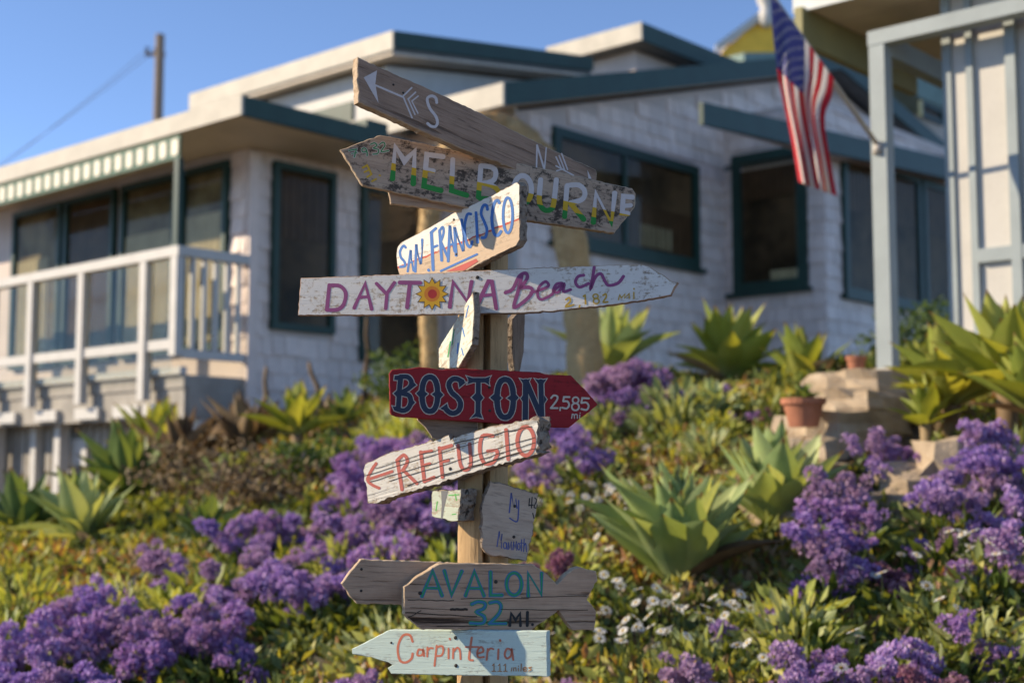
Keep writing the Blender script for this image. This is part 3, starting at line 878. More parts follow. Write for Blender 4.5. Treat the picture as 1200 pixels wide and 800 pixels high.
# --- S / N arrow board
b = Board('long brown arrow board with pale S and N, topmost', [(418.5, 67), (500, 103), (560, 131), (600, 152), (648, 176), (699, 199), (700.5, 236), (600, 197), (544, 175.5), (505, 158.5), (420, 120)],
          -30, .026, M['w_s'], ((419, 92), (699, 216)), .012, edge=M['w_cut'])
M['l_pale'] = letter_paint('pale_lilac_lettering', (.70, .60, .56, 1), .16)
b.paintwork('arrow', st(z1, .15, ('p', 0, [(175, 240), (278, 185), (265, 290), (290, 440), (215, 310)]), ('l', 14, [(255, 296), (480, 392)]),
    ('l', 12, [(480, 388), (550, 320)]), ('l', 12, [(520, 410), (580, 355)]), ('l', 11, [(550, 425), (600, 385)]),
    ('l', 12, [(485, 395), (552, 555)]), ('l', 11, [(520, 405), (575, 530)]), ('l', 10, [(550, 425), (598, 520)])), M['l_pale'])
b.paintwork('lettering', st(z1, .15, ('s', 22, [(745, 438), (735, 398), (700, 385), (670, 410), (690, 480), (735, 540), (750, 590), (735, 622), (700, 620), (672, 598)])), M['l_pale'])
b.paintwork('lettering', st(z3, .2, ('l', 9, [(443, 335), (446, 200)]), ('l', 11, [(446, 202), (488, 340)]), ('l', 8, [(490, 338), (500, 215)])), M['l_pale'])
b.paintwork('arrow', st(z3, .2, ('l', 8, [(557, 270), (592, 345)]), ('l', 8, [(575, 262), (607, 345)]), ('l', 8, [(590, 250), (625, 345)]),
    ('l', 8, [(556, 322), (660, 378)]), ('l', 8, [(560, 352), (606, 338)]), ('p', 0, [(740, 345), (765, 398), (747, 396)])), M['l_pale'])
b.nails([(461, 99.5), (472.5, 109)], .0026)

# --- Melbourne
b = Board('mottled grey board reading MELBOURNE in white, yellow and green', [(399, 175.5), (445.5, 158), (552, 180), (640, 198), (741, 221), (745, 227), (744, 243), (732, 258), (728, 262), (720, 273), (616, 258), (520, 238), (424.5, 217)],
          -9, .020, M['w_melb'], ((424, 187), (735, 246)), .0, edge=M['w_cut'])
bandf = lambda x, y: (y - (191.3 + .2195*(x - 460.5))) * (9.0 / (8.2 + (x - 460) * .012))
M['l_melb'] = letter_paint('tricolour_lettering', (1, 1, 1, 1), .12, [(0, (.68, .60, .56, 1)), (.5, (.70, .42, .03, 1)), (.59, (.035, .27, .05, 1))])
b.paintwork('lettering', st(z2, .15, ('l', 43, [(466, 400), (488, 148), (560, 262), (640, 182), (628, 440)]),
    ('l', 40, [(865, 225), (735, 208), (712, 455), (850, 490)]), ('l', 34, [(728, 325), (790, 336)]), ('l', 40, [(938, 245), (926, 490), (1050, 528)])) +
    st(z3, .2, ('l', 30, [(118, 322), (103, 508)]), ('s', 29, [(118, 322), (180, 330), (205, 360), (190, 408), (132, 425)]), ('s', 29, [(140, 425), (195, 445), (225, 485), (200, 515), (110, 512)]),
    ('c', 30, ell(362, 462, 52, 82, 14)), ('s', 30, [(468, 402), (460, 530), (490, 580), (530, 575), (545, 535), (560, 402)]),
    ('l', 30, [(622, 440), (608, 622)]), ('s', 29, [(622, 438), (690, 435), (726, 472), (712, 518), (640, 540)]), ('l', 30, [(645, 545), (722, 638)]),
    ('l', 31, [(776, 655), (792, 482), (882, 660), (902, 480)]), ('l', 29, [(1008, 507), (952, 500), (945, 598), (982, 602)]), ('l', 25, [(952, 558), (998, 553)])), M['l_melb'], bandf)
M['l_green'] = letter_paint('green_lettering', (.05, .27, .09, 1), .08)
M['l_yel'] = letter_paint('yellow_lettering', (.70, .42, .04, 1), .08)
b.paintwork('lettering', st(z2, .15, ('l', 19, [(124, 178), (184, 166), (168, 228)]), ('l', 16, [(146, 202), (192, 192)]), ('c', 18, ell(244, 174, 17, 16, 10)), ('s', 19, [(261, 172), (268, 195), (268, 218)]),
    ('s', 18, [(293, 130), (325, 118), (345, 138), (318, 158), (356, 170), (350, 200), (312, 206)]), ('s', 18, [(363, 132), (393, 113), (407, 138), (378, 185), (437, 178)])), M['l_pale'])
b.paintwork('lettering', st(z2, .15, ('l', 11, [(124, 178), (184, 166), (168, 228)]), ('l', 8, [(146, 202), (192, 192)]), ('c', 10, ell(244, 174, 17, 16, 10)), ('s', 11, [(261, 172), (268, 195), (268, 218)]),
    ('s', 10, [(293, 130), (325, 118), (345, 138), (318, 158), (356, 170), (350, 200), (312, 206)]), ('s', 10, [(363, 132), (393, 113), (407, 138), (378, 185), (437, 178)])), M['l_green'])
b.paintwork('lettering', st(z2, .15, ('l', 15, [(232, 312), (268, 292), (302, 362), (268, 384)]), ('l', 14, [(246, 346), (285, 326)]), ('l', 15, [(305, 417), (340, 398)]), ('l', 14, [(364, 370), (370, 374)])), M['l_yel'])
# plank under it
b = Board('weathered brown plank stub jutting out below the MELBOURNE board', [(455, 224.5), (457, 232), (458, 238.5), (543, 248.5), (600, 256), (600, 232), (520, 226)], -9, .016, M['w_grey'], ((457, 231), (598, 250)), -.014, edge=M['w_cut'], name='plank')

# --- San Francisco
sfo = [(465, 290), (470, 284), (516, 259), (530, 250), (548, 242), (580, 227), (606, 213.5), (609, 217), (609, 281), (605, 288), (580, 300), (560, 310), (548, 317), (500, 326), (470, 327), (466, 316), (464, 301)]
M['tmp'] = M['white']
b = Board('white and tan board reading SAN FRANCISCO in blue', sfo, 43, .024, M['tmp'], ((466, 303), (608, 249)), .0, edge=M['w_end'], rough_right=.003)
la = b.line(z4([(120, 665)])[0], z4([(930, 338)])[0])
b.ob.data.materials[0] = worn_paint('white_and_tan_paint', (.74, .70, .62, 1), (.42, .31, .21, 1), (.5, .4, .29, 1), (.08, .05, .035, 1), .28, .4, cracks=.2, second=(*la, (.50, .37, .25, 1), (.45, .08, .05, 1)))
M['l_blue'] = letter_paint('blue_lettering', (.055, .17, .46, 1), .12)
M['l_red2'] = letter_paint('red_lettering', (.50, .10, .08, 1), .15)
b.paintwork('lettering', st(z4, .1687, ('s', 18, [(152, 535), (135, 522), (112, 560), (118, 602), (142, 632), (145, 662), (112, 668)]), ('l', 17, [(165, 700), (186, 550), (206, 695)]), ('l', 13, [(172, 640), (200, 634)]),
    ('l', 18, [(218, 702), (224, 510), (256, 650), (266, 478)]), ('l', 20, [(308, 688), (314, 694)]), ('l', 22, [(342, 690), (330, 430)]), ('l', 20, [(325, 432), (362, 400)]), ('l', 17, [(336, 535), (372, 520)]),
    ('l', 20, [(402, 625), (386, 415)]), ('s', 17, [(386, 418), (408, 392), (414, 432), (395, 492)]), ('l', 18, [(398, 500), (442, 600)]), ('l', 19, [(446, 630), (458, 380), (492, 560)]), ('l', 14, [(454, 520), (484, 505)]),
    ('l', 19, [(502, 590), (490, 390), (552, 560), (540, 340)]), ('s', 19, [(606, 302), (578, 308), (560, 400), (574, 500), (598, 530), (614, 492)]), ('l', 19, [(640, 290), (652, 500)]),
    ('s', 20, [(720, 272), (714, 242), (690, 245), (676, 300), (700, 360), (716, 410), (706, 460), (680, 466)]), ('s', 21, [(802, 226), (790, 206), (766, 230), (750, 330), (764, 430), (790, 450), (814, 420)]), ('c', 19, ell(861, 310, 33, 122, 16))), M['l_blue'])
b.paintwork('underline', st(z4, .1687, ('l', 15, [(395, 697), (648, 580)])), M['l_blue'])
b.paintwork('underline', st(z4, .1687, ('p', 0, [(430, 700), (640, 612), (656, 630), (560, 692)])), M['l_red2'])
b.nails([z4([(485, 340)])[0], z4([(503, 580)])[0]])

# --- Daytona
M['p_dayt'] = worn_paint('worn_white_paint', (.70, .66, .60, 1), (.36, .28, .2, 1), (.45, .37, .28, 1), (.06, .045, .035, 1), .33, .8, cracks=.25)
b = Board('long white pointed board reading DAYTONA Beach in purple', [(352.5, 326), (500, 320), (600, 315), (700, 311), (752, 309.5), (760, 312), (771, 319), (782, 325), (785, 329), (794, 331), (790, 337), (788, 342), (786, 346), (760, 351), (720, 357), (644, 365), (610, 367), (480, 369), (349, 369.6)],
          12, .020, M['p_dayt'], ((351, 348), (700, 338)), .022, edge=M['w_grey'])
M['l_purp'] = letter_paint('purple_lettering', (.30, .075, .20, 1), .12)
b.paintwork('lettering', st(z5, .2, ('l', 23, [(230, 168), (215, 318)]), ('s', 23, [(228, 172), (290, 175), (325, 215), (315, 280), (280, 312), (215, 316)]), ('l', 22, [(375, 305), (440, 160), (478, 312)]), ('l', 18, [(402, 242), (462, 238)]),
    ('l', 21, [(505, 160), (565, 222)]), ('l', 22, [(612, 155), (568, 218), (560, 308)]), ('l', 24, [(640, 155), (765, 157)]), ('l', 24, [(702, 160), (685, 302)]), ), M['l_purp'])
b.paintwork('lettering', st(z5, .2, ('l', 24, [(935, 300), (955, 152), (1040, 270), (1064, 148)])) +
    st(z6, .2, ('l', 24, [(2, 275), (62, 148), (82, 150), (108, 308)]), ('l', 20, [(28, 232), (88, 226)])), M['l_purp'])
b.paintwork('lettering', st(z6, .2,
    ('s', 21, [(160, 215), (205, 192), (240, 122), (278, 100), (290, 128), (255, 178), (243, 184), (305, 184), (318, 212), (280, 258), (212, 300), (235, 210), (258, 118)]),
    ('s', 17, [(308, 215), (360, 200), (414, 175), (396, 150), (360, 180), (350, 228), (372, 254), (432, 226), (452, 196), (498, 162), (462, 164), (442, 202), (470, 212), (506, 166), (502, 208), (545, 196)]),
    ('s', 18, [(622, 112), (588, 120), (572, 152), (596, 182), (650, 160)]), ('s', 19, [(682, 65), (672, 130), (660, 192), (690, 122), (722, 105), (746, 150), (768, 172), (822, 158), (854, 118)])), M['l_purp'])
M['l_mus'] = letter_paint('mustard_lettering', (.58, .36, .05, 1), .3)
b.paintwork('lettering', st(z6, .2, ('s', 11, [(515, 256), (535, 244), (542, 264), (515, 295), (562, 286)]), ('l', 10, [(598, 288), (594, 299)]), ('l', 11, [(618, 236), (628, 230), (632, 280)]), ('c', 9, ell(690, 236, 15, 13, 10)), ('c', 9, ell(694, 264, 17, 15, 10)),
    ('s', 10, [(733, 230), (750, 222), (752, 240), (735, 270), (762, 268)])), M['l_mus'])
b.paintwork('lettering', st(z6, .2, ('l', 8, [(824, 256), (832, 226), (840, 246), (862, 222), (860, 246), (886, 220), (888, 248)]), ('l', 8, [(914, 212), (914, 250)]), ('l', 9, [(914, 190), (916, 194)])), M['l_mus'])
def star(cx, cy, r0, r1, n, off=0):
    return [(cx + (r0 if i % 2 == 0 else r1)*math.sin(math.pi*i/n + off), cy - (r0 if i % 2 == 0 else r1)*math.cos(math.pi*i/n + off)) for i in range(2*n)]
sr = b.paintwork('sun_emblem', st(z5, .2, ('p', 0, star(832, 222, 99, 66, 12))), letter_paint('dark_outline', (.09, .05, .02, 1), .05))
b.paintwork('sun_emblem', st(z5, .2, ('p', 0, star(832, 222, 90, 61, 12))), letter_paint('sun_yellow', (.70, .38, .025, 1), .08))
b.paintwork('sun_emblem', st(z5, .2, ('p', 0, ell(832, 222, 46, 46, 24))), letter_paint('sun_orange', (.60, .20, .025, 1), .22))
b.paintwork('sun_emblem', st(z5, .2, ('p', 0, ell(834, 222, 27, 27, 20))), letter_paint('sun_red', (.42, .03, .03, 1), .12))
b.nails([z5([(1097, 125)])[0]], .0042)

# --- narrow painted board seen nearly edge on
M['p_side'] = worn_paint('pale_green_worn_paint', (.56, .60, .50, 1), (.45, .36, .26, 1), (.55, .46, .34, 1), (.08, .06, .05, 1), .45, .4, cracks=.5)
b = Board('small pale board turned almost edge on beside the post', [(554, 342), (555.5, 366), (553, 404), (537, 431), (526, 432), (514, 431), (514, 408), (521, 396), (530, 382), (540, 366), (548, 352)], 66, .016, M['p_side'], ((514, 425), (553, 380)), .0, edge=M['w_end'])
b.paintwork('lettering', st(z5, .2, ('l', 6, [(1045, 290), (1030, 360)]), ('l', 6, [(1010, 420), (1022, 470)]), ('l', 7, [(985, 510), (980, 570)]), ('l', 6, [(1005, 540), (1015, 580)])), M['l_blue'])
b.paintwork('lettering', st(z5, .2, ('l', 8, [(940, 500), (925, 590)]), ('l', 6, [(962, 430), (950, 520)])), M['l_green'])
# --- dark board on the right of the post
b = Board('dark weathered board end behind the right of the post', [(600.5, 374), (608, 367), (615.6, 366), (615, 390), (614, 412), (609, 438), (604, 438), (600.5, 412)], -58, .018, M['w_dark'], ((607, 370), (606, 432)), -.085, name='plank', edge=M['w_end'])

# --- Boston
M['p_bost'] = worn_paint('dark_red_paint', (.30, .018, .022, 1), (.15, .014, .015, 1), (.22, .018, .02, 1), (.06, .009, .008, 1), .25, .25, cracks=.5, along=2.2, across=34)
b = Board('dark red arrow board reading BOSTON 2,585 mi', [(459, 432.6), (478, 432), (490.5, 430), (503, 431), (515, 433), (540.7, 431.7), (593, 434), (633, 436), (639, 438.6), (669, 439.6), (685, 456), (701, 474), (684, 487), (667, 500.5), (642, 500.5), (562, 494.6), (465, 488), (458.5, 485.5), (456.7, 482), (456, 437.5)],
          -6, .019, M['p_bost'], ((457, 460), (700, 470)), .004, jit=.0003)
BW = 56
bos = [('s', 50, [(212, 178), (196, 340), (186, 512)], 7), ('s', 46, [(170, 196), (230, 182), (285, 188), (318, 232), (300, 290), (235, 332)], 7), ('s', 48, [(230, 350), (295, 372), (312, 432), (288, 495), (235, 522), (160, 502)], 7),
       ('p', 0, [(312, 205), (368, 266), (318, 305)], 7), ('p', 0, [(305, 385), (356, 440), (312, 488)], 7), ('p', 0, [(182, 310), (138, 350), (178, 390)], 7), ('p', 0, [(150, 172), (200, 170), (195, 215), (145, 215)], 7), ('p', 0, [(128, 478), (180, 488), (180, 525), (145, 520)], 7),
       ('c', 54, ell(503, 357, 78, 172, 20, .85), 7), ('p', 0, [(412, 305), (366, 350), (410, 398)], 7), ('p', 0, [(592, 312), (640, 363), (595, 412)], 7), ('p', 0, [(440, 318), (484, 354), (445, 392)], 7), ('p', 0, [(568, 322), (522, 358), (566, 394)], 7),
       ('s', 50, [(830, 232), (775, 205), (725, 212), (694, 262), (722, 338), (785, 396), (812, 455), (792, 522), (735, 550), (685, 528), (655, 490)], 7), ('p', 0, [(780, 205), (866, 238), (800, 292), (792, 248)], 7), ('p', 0, [(606, 502), (676, 452), (690, 515), (665, 528)], 7),
       ('l', 44, [(905, 217), (1085, 217)], 7), ('p', 0, [(872, 176), (935, 196), (935, 240), (878, 258), (895, 218)], 7), ('p', 0, [(1115, 176), (1058, 196), (1058, 240), (1102, 268), (1092, 218)], 7), ('l', 50, [(990, 225), (986, 570)], 7), ('p', 0, [(914, 598), (962, 545), (1012, 545), (1032, 600), (974, 584)], 7), ('p', 0, [(968, 345), (922, 390), (965, 432)], 7), ('p', 0, [(1008, 348), (1042, 393), (1008, 436)], 7),
       ('c', 56, ell(188, 400, 82, 190, 20, .85), 8), ('p', 0, [(90, 345), (36, 392), (90, 440)], 8), ('p', 0, [(285, 345), (324, 392), (285, 440)], 8), ('p', 0, [(118, 360), (156, 396), (118, 432)], 8), ('p', 0, [(256, 360), (206, 396), (256, 432)], 8),
       ('l', 52, [(394, 225), (390, 615)], 8), ('l', 54, [(402, 240), (556, 600)], 8), ('l', 52, [(546, 225), (556, 625)], 8), ('p', 0, [(336, 202), (388, 216), (442, 202), (418, 248), (366, 248)], 8), ('p', 0, [(484, 202), (545, 218), (602, 206), (574, 250), (518, 250)], 8), ('p', 0, [(372, 360), (344, 400), (370, 440)], 8), ('p', 0, [(578, 368), (606, 410), (580, 452)], 8), ('p', 0, [(525, 610), (530, 645), (596, 645), (588, 605)], 8)]
def grow(pts, d):
    P = [Vector(p) for p in pts]; n = len(P)
    ar = sum(P[i].x*P[(i+1)%n].y - P[(i+1)%n].x*P[i].y for i in range(n)); sg_ = 1 if ar > 0 else -1
    out = []
    for i in range(n):
        d1 = (P[i]-P[i-1]).normalized(); d2 = (P[(i+1)%n]-P[i]).normalized()
        n1 = Vector((d1.y, -d1.x))*sg_; n2 = Vector((d2.y, -d2.x))*sg_
        m = n1 + n2
        if m.length < .2: m = n1
        m.normalize(); k = d / max(.45, m.dot(n1))
        q = P[i] + m*k; out.append((q.x, q.y))
    return out
zz = {7: z7, 8: z8}; SC = 140/1200
M['l_cream'] = letter_paint('cream_outline', (.62, .53, .43, 1), .24)
M['l_navy'] = letter_paint('navy_lettering', (.032, .042, .072, 1), .20)
b.paintwork('letter_outline', [(k, (w+17)*SC, zz[q](p)) if k != 'p' else ('p', 0, zz[q](grow(p, 9))) for k, w, p, q in bos], M['l_cream'], base=.0003, dz=.000015)
b.paintwork('lettering', [(k, w*SC, zz[q](p)) for k, w, p, q in bos], M['l_navy'], base=.0004, dz=.000015)
b.paintwork('lettering', st(z8, SC, ('s', 19, [(648, 398), (676, 370), (712, 382), (704, 422), (645, 498)]), ('l', 19, [(648, 497), (716, 497)]), ('l', 15, [(742, 490), (738, 522)]), ('l', 19, [(836, 386), (778, 386), (770, 428)]), ('s', 19, [(770, 430), (812, 430), (830, 465), (806, 500), (758, 492)]),
    ('c', 17, ell(895, 418, 30, 30, 12)), ('c', 18, ell(893, 484, 36, 36, 12)), ('l', 19, [(1030, 400), (962, 397), (952, 442)]), ('s', 19, [(952, 446), (1002, 442), (1026, 476), (1004, 515), (952, 506)]),
    ('l', 11, [(855, 600), (862, 558), (880, 562), (884, 600)]), ('l', 11, [(884, 566), (898, 558), (912, 564), (912, 600)]), ('l', 11, [(937, 564), (935, 600)]), ('l', 11, [(940, 545), (941, 549)])), M['l_cream'], dz=.000015)
b.nails([z7([(1100, 290)])[0], z7([(1106, 522)])[0]], .0034)
# scrap behind Boston
b = Board('broken grey brown board end between the red and REFUGIO boards', [(487, 484), (489, 492), (498, 500), (506, 513), (520, 517), (560, 517), (560, 484)], -4, .018, M['w_dark'], ((490, 495), (560, 500)), -.016, name='plank', edge=M['w_cut'])

# --- Refugio
M['p_ref'] = worn_paint('chalky_white_paint', (.66, .62, .54, 1), (.40, .30, .20, 1), (.5, .4, .28, 1), (.07, .05, .035, 1), .34, .45, along=.8, across=18, cracks=.95)
b = Board('rough white driftwood board reading REFUGIO in red', [(425.4, 551), (428, 545), (434, 540), (455, 531), (490, 521), (521, 512), (525, 509), (528, 515), (536, 511), (548, 507), (580, 499), (623, 490), (630, 489.5), (629, 510), (629.6, 532), (560, 552), (477.5, 577), (456.7, 583), (440, 590), (430.6, 590), (429.6, 571.7)],
          30, .046, M['p_ref'], ((430, 568), (629, 510)), .002, jit=.0011, edge=M['w_end'], rough_right=.012)
M['l_salm'] = letter_paint('salmon_lettering', (.50, .13, .10, 1), .30)
M['l_white'] = letter_paint('white_shade_lettering', (.70, .66, .60, 1), .35)
ref = [('l', 17, [(82, 390), (215, 346)]), ('s', 17, [(125, 300), (98, 340), (76, 392), (100, 420), (142, 440)]), ('l', 20, [(245, 290), (270, 450)]), ('s', 19, [(240, 286), (280, 254), (300, 290), (272, 342)]), ('l', 19, [(280, 342), (355, 415)]),
       ('l', 20, [(375, 235), (396, 405)]), ('l', 18, [(376, 240), (438, 231)]), ('l', 17, [(386, 312), (428, 302)]), ('l', 18, [(396, 402), (452, 378)]), ('l', 20, [(480, 212), (498, 380)]), ('l', 20, [(482, 220), (550, 200)]), ('l', 17, [(490, 292), (532, 284)]),
       ('s', 20, [(585, 198), (598, 305), (625, 338), (656, 308), (650, 190)]), ('s', 21, [(782, 146), (722, 148), (708, 230), (732, 298), (780, 296), (806, 250), (800, 226)]), ('l', 18, [(800, 226), (750, 232)]), ('l', 21, [(855, 110), (868, 280)]), ('c', 22, ell(966, 176, 47, 80, 16))]
b.paintwork('lettering', [(k, w*.9*.2083, y1([(q[0]-12, q[1]-2) for q in p])) for k, w, p in ref if k != 'c'], M['l_white'])
b.paintwork('lettering', st(y1, .2083, *ref), M['l_salm'])
M['crack'] = paint('dark_crack', (.05, .036, .026, 1), .3, 60, .95)
for k, (a_, b_) in enumerate((((60, 372), (700, 178)), ((90, 405), (560, 268)), ((200, 400), (1020, 155)), ((300, 425), (930, 240)), ((500, 372), (1025, 215)), ((120, 330), (480, 222)), ((560, 190), (1000, 92)), ((640, 300), (1020, 186)))):
    pts = [(a_[0]+(b_[0]-a_[0])*q/9, a_[1]+(b_[1]-a_[1])*q/9 + random.uniform(-3, 3)) for q in range(10)]
    b.paintwork('crack', st(y1, .2083, ('s', random.uniform(3, 5), pts)), M['crack'])
b.nails([y1([(540, 331)])[0]], .004)

# --- short rough block
M['p_block'] = worn_paint('pale_green_block_paint', (.50, .54, .42, 1), (.34, .28, .2, 1), (.45, .38, .28, 1), (.08, .06, .04, 1), .42, .5, cracks=.6)
b = Board('short chunky pale green block below the REFUGIO board', [(506, 575), (520, 574), (540, 574.5), (539, 592), (536, 609), (531, 611), (518, 608), (506, 606), (505, 590)], 40, .050, M['p_block'], ((506, 590), (538, 592)), .0, jit=.0012, edge=M['w_end'], rough_right=.006)
b.paintwork('lettering', st(y2, .15, ('l', 9, [(240, 200), (320, 195)]), ('l', 9, [(290, 190), (300, 240)]), ('l', 9, [(150, 250), (140, 320)]), ('l', 8, [(265, 350), (295, 345)])), letter_paint('bright_green_lettering', (.12, .42, .10, 1), .45))
b.paintwork('lettering', st(y2, .15, ('p', 0, [(180, 165), (235, 165), (205, 290), (190, 385), (178, 385), (185, 270)])), letter_paint('grey_patch', (.17, .17, .17, 1), .25))

# --- Mammoth
M['w_mam'] = wood('silver_driftwood', (.43, .315, .23, 1), (.57, .44, .33, 1), (.13, .10, .08, 1), 3, 14, .3, .7)
b = Board('ragged square grey driftwood sign with faint blue writing', [(575.5, 563.5), (590, 567), (612, 573), (631, 578.5), (629, 600), (623, 630), (617.5, 656.5), (595, 653), (574, 650), (569, 646), (565, 641), (566, 630), (564, 619), (566, 608), (564, 595), (570, 578)], -14, .020, M['w_mam'], ((565, 605), (628, 615)), .004, jit=.0011, edge=M['w_end'])
M['l_ink'] = letter_paint('faded_blue_lettering', (.10, .12, .30, 1), .42)
M['l_blk'] = letter_paint('black_lettering', (.03, .028, .028, 1), .35)
b.paintwork('lettering', st(y2, .15, ('l', 12, [(712, 335), (728, 180), (748, 292), (764, 225), (772, 300)]), ('s', 11, [(785, 240), (784, 320), (772, 405), (715, 378)]),
    ('l', 9, [(616, 600), (634, 480), (644, 562), (656, 500), (650, 612)]), ('c', 8, ell(678, 592, 12, 25, 10)), ('l', 8, [(692, 570), (694, 622)]), ('l', 8, [(704, 622), (706, 565), (716, 615), (728, 560), (732, 625)]), ('l', 8, [(742, 625), (746, 560), (756, 618), (768, 558), (770, 630)]),
    ('c', 8, ell(786, 600, 10, 26, 10)), ('l', 8, [(808, 545), (806, 635)]), ('l', 7, [(796, 572), (820, 572)]), ('l', 8, [(828, 540), (824, 640)]), ('s', 8, [(826, 600), (840, 575), (846, 640)])), M['l_ink'])
b.paintwork('lettering', st(y2, .15, ('l', 9, [(870, 225), (865, 280), (900, 275)]), ('l', 8, [(890, 215), (885, 300)]), ('s', 8, [(910, 220), (925, 240), (905, 290), (920, 300)]), ('l', 8, [(895, 340), (905, 380)])), M['l_blk'])
b.nails([y2([(755, 285)])[0], y2([(748, 525)])[0]], .0036)

# --- plank behind Avalon, then Avalon
b = Board('plain grey brown pointed board behind the AVALON board', [(400.5, 684), (411, 669), (422.6, 655), (475, 657), (560, 660), (560, 712), (466.5, 708), (418, 707), (409, 696)], -14, .022, M['w_grey'], ((402, 683), (560, 687)), .0, edge=M['w_cut'])
b.nails([y3([(237, 188)])[0], y3([(235, 366)])[0]], .0030)
b = Board('cracked brown arrow board reading AVALON 32 MI', [(473.5, 687), (490, 675), (515, 660), (570, 660), (625, 661), (640, 672), (653, 684), (664, 672), (672, 666), (680, 664), (699, 669), (700, 680), (693, 692), (688, 702), (694, 709), (699, 716), (697, 738), (671, 738), (662, 726), (654, 715), (638, 727), (622, 738), (560, 737.5), (495, 737), (480, 726), (473.5, 719)],
          -16, .028, M['w_aval'], ((474, 702), (690, 703)), .024, edge=M['w_cut'])
av = st(y3, .14167, ('l', 34, [(736, 412), (826, 200), (904, 408)]), ('l', 26, [(772, 342), (875, 345)]), ('l', 34, [(922, 198), (982, 402), (1068, 202)])) + \
     st(y4, .14167, ('l', 34, [(38, 408), (112, 205), (192, 408)]), ('l', 26, [(72, 345), (170, 345)]), ('l', 34, [(246, 208), (246, 402), (342, 402)]), ('c', 34, ell(440, 310, 62, 92, 16)), ('l', 33, [(558, 412), (556, 218), (666, 398), (668, 218)]))
n32 = st(y4, .14167, ('s', 34, [(88, 478), (142, 456), (200, 470), (188, 512), (130, 540), (192, 578), (182, 632), (76, 632)]), ('s', 34, [(238, 466), (300, 456), (332, 492), (310, 560), (232, 638)]), ('l', 32, [(238, 636), (374, 636)]))
M['l_abl'] = letter_paint('steel_blue_lettering', (.06, .19, .36, 1), .24); M['l_agr'] = letter_paint('sea_green_lettering', (.04, .29, .13, 1), .24)
b.paintwork('lettering', av, M['l_abl'], dz=.000015); b.paintwork('lettering', [(k, w*.55, p) for k, w, p in av], M['l_agr'], base=.0005, dz=.000015)
b.paintwork('lettering', n32, M['l_agr'], dz=.000015); b.paintwork('lettering', [(k, w*.5, p) for k, w, p in n32], M['l_abl'], base=.0005, dz=.000015)
b.paintwork('lettering', st(y4, .14167, ('l', 24, [(404, 655), (416, 552), (452, 608), (490, 552), (493, 655)]), ('l', 24, [(551, 540), (549, 655)]), ('l', 24, [(590, 645), (595, 645)])), M['l_blk'])
for z_, a_, b_, w_ in ((y3, (620, 440), (1000, 448), 7), (y3, (600, 545), (1190, 580), 8), (y3, (640, 505), (980, 520), 4), (y3, (975, 520), (1110, 520), 20), (y4, (0, 430), (560, 428), 6), (y4, (330, 520), (1050, 525), 6), (y4, (500, 420), (1040, 408), 5), (y3, (620, 590), (730, 530), 7), (y3, (860, 660), (1190, 655), 7), (y4, (380, 600), (760, 590), 3)):
    pts = [(a_[0]+(b_[0]-a_[0])*q/8, a_[1]+(b_[1]-a_[1])*q/8 + random.uniform(-3, 3)) for q in range(9)]
    b.paintwork('crack', st(z_, .14167, ('s', w_, pts)), M['crack'])
b.nails([y3([(722, 385)])[0], y4([(290, 291)])[0]], .0042)

# --- Carpinteria
M['p_carp'] = worn_paint('mint_paint', (.52, .62, .55, 1), (.40, .44, .38, 1), (.5, .54, .46, 1), (.10, .10, .08, 1), .30, .3, cracks=.35)
b = Board('pale mint arrow board reading Carpinteria 111 miles in coral', [(412, 760), (420, 756), (430, 751), (456, 737.6), (550, 738), (641, 739), (641.6, 792), (540, 791), (458.5, 789), (454, 782.4), (460, 778.5), (455, 776), (435, 770), (413, 766)],
          22, .020, M['p_carp'], ((413, 763), (641, 765)), .048, jit=.0003, edge=M['p_carp'])
M['l_coral'] = letter_paint('coral_lettering', (.62, .19, .11, 1), .15)
b.paintwork('lettering', st(y5, .21667, ('s', 13, [(386, 122), (370, 86), (332, 90), (306, 150), (315, 218), (345, 234), (378, 215), (386, 185)]), ('s', 11, [(442, 168), (418, 164), (412, 194), (438, 192), (443, 164), (448, 200)]), ('l', 11, [(466, 152), (465, 202)]), ('s', 10, [(466, 172), (480, 156), (496, 158)]),
    ('l', 11, [(516, 142), (504, 252)]), ('s', 11, [(515, 152), (545, 146), (552, 172), (540, 196), (510, 198)]), ('l', 11, [(580, 158), (580, 212)]), ('l', 11, [(586, 104), (589, 110)]), ('l', 11, [(606, 158), (604, 212)]), ('s', 11, [(606, 176), (628, 154), (642, 172), (645, 216)]),
    ('s', 12, [(706, 98), (694, 180), (692, 216), (712, 222)]), ('l', 10, [(672, 150), (742, 150)]), ('s', 11, [(736, 186), (768, 174), (758, 150), (738, 168), (740, 204), (772, 204)]), ('l', 11, [(792, 160), (786, 220)]), ('s', 10, [(790, 178), (806, 158), (824, 162)]),
    ('l', 11, [(850, 162), (848, 216)]), ('l', 12, [(858, 112), (861, 118)]), ('s', 11, [(920, 166), (896, 160), (884, 190), (896, 212), (918, 196), (922, 162), (930, 220)])), M['l_coral'])
M['l_rust'] = letter_paint('thin_orange_lettering', (.45, .20, .06, 1), .3)
b.paintwork('lettering', st(y5, .21667, *[q for x in (826, 858, 888) for q in (('l', 6, [(x-8, 250), (x, 242), (x, 280)]), ('l', 5, [(x-12, 281), (x+10, 281)]))],
    ('l', 5, [(920, 280), (922, 262), (932, 262), (933, 280)]), ('l', 5, [(934, 264), (944, 262), (946, 280)]), ('l', 5, [(958, 264), (958, 280)]), ('l', 5, [(958, 252), (959, 254)]), ('l', 5, [(974, 240), (972, 280)]), ('s', 5, [(984, 272), (1000, 268), (996, 258), (984, 266), (988, 280), (1002, 278)]), ('s', 5, [(1030, 258), (1014, 262), (1028, 272), (1012, 280)])), M['l_rust'])
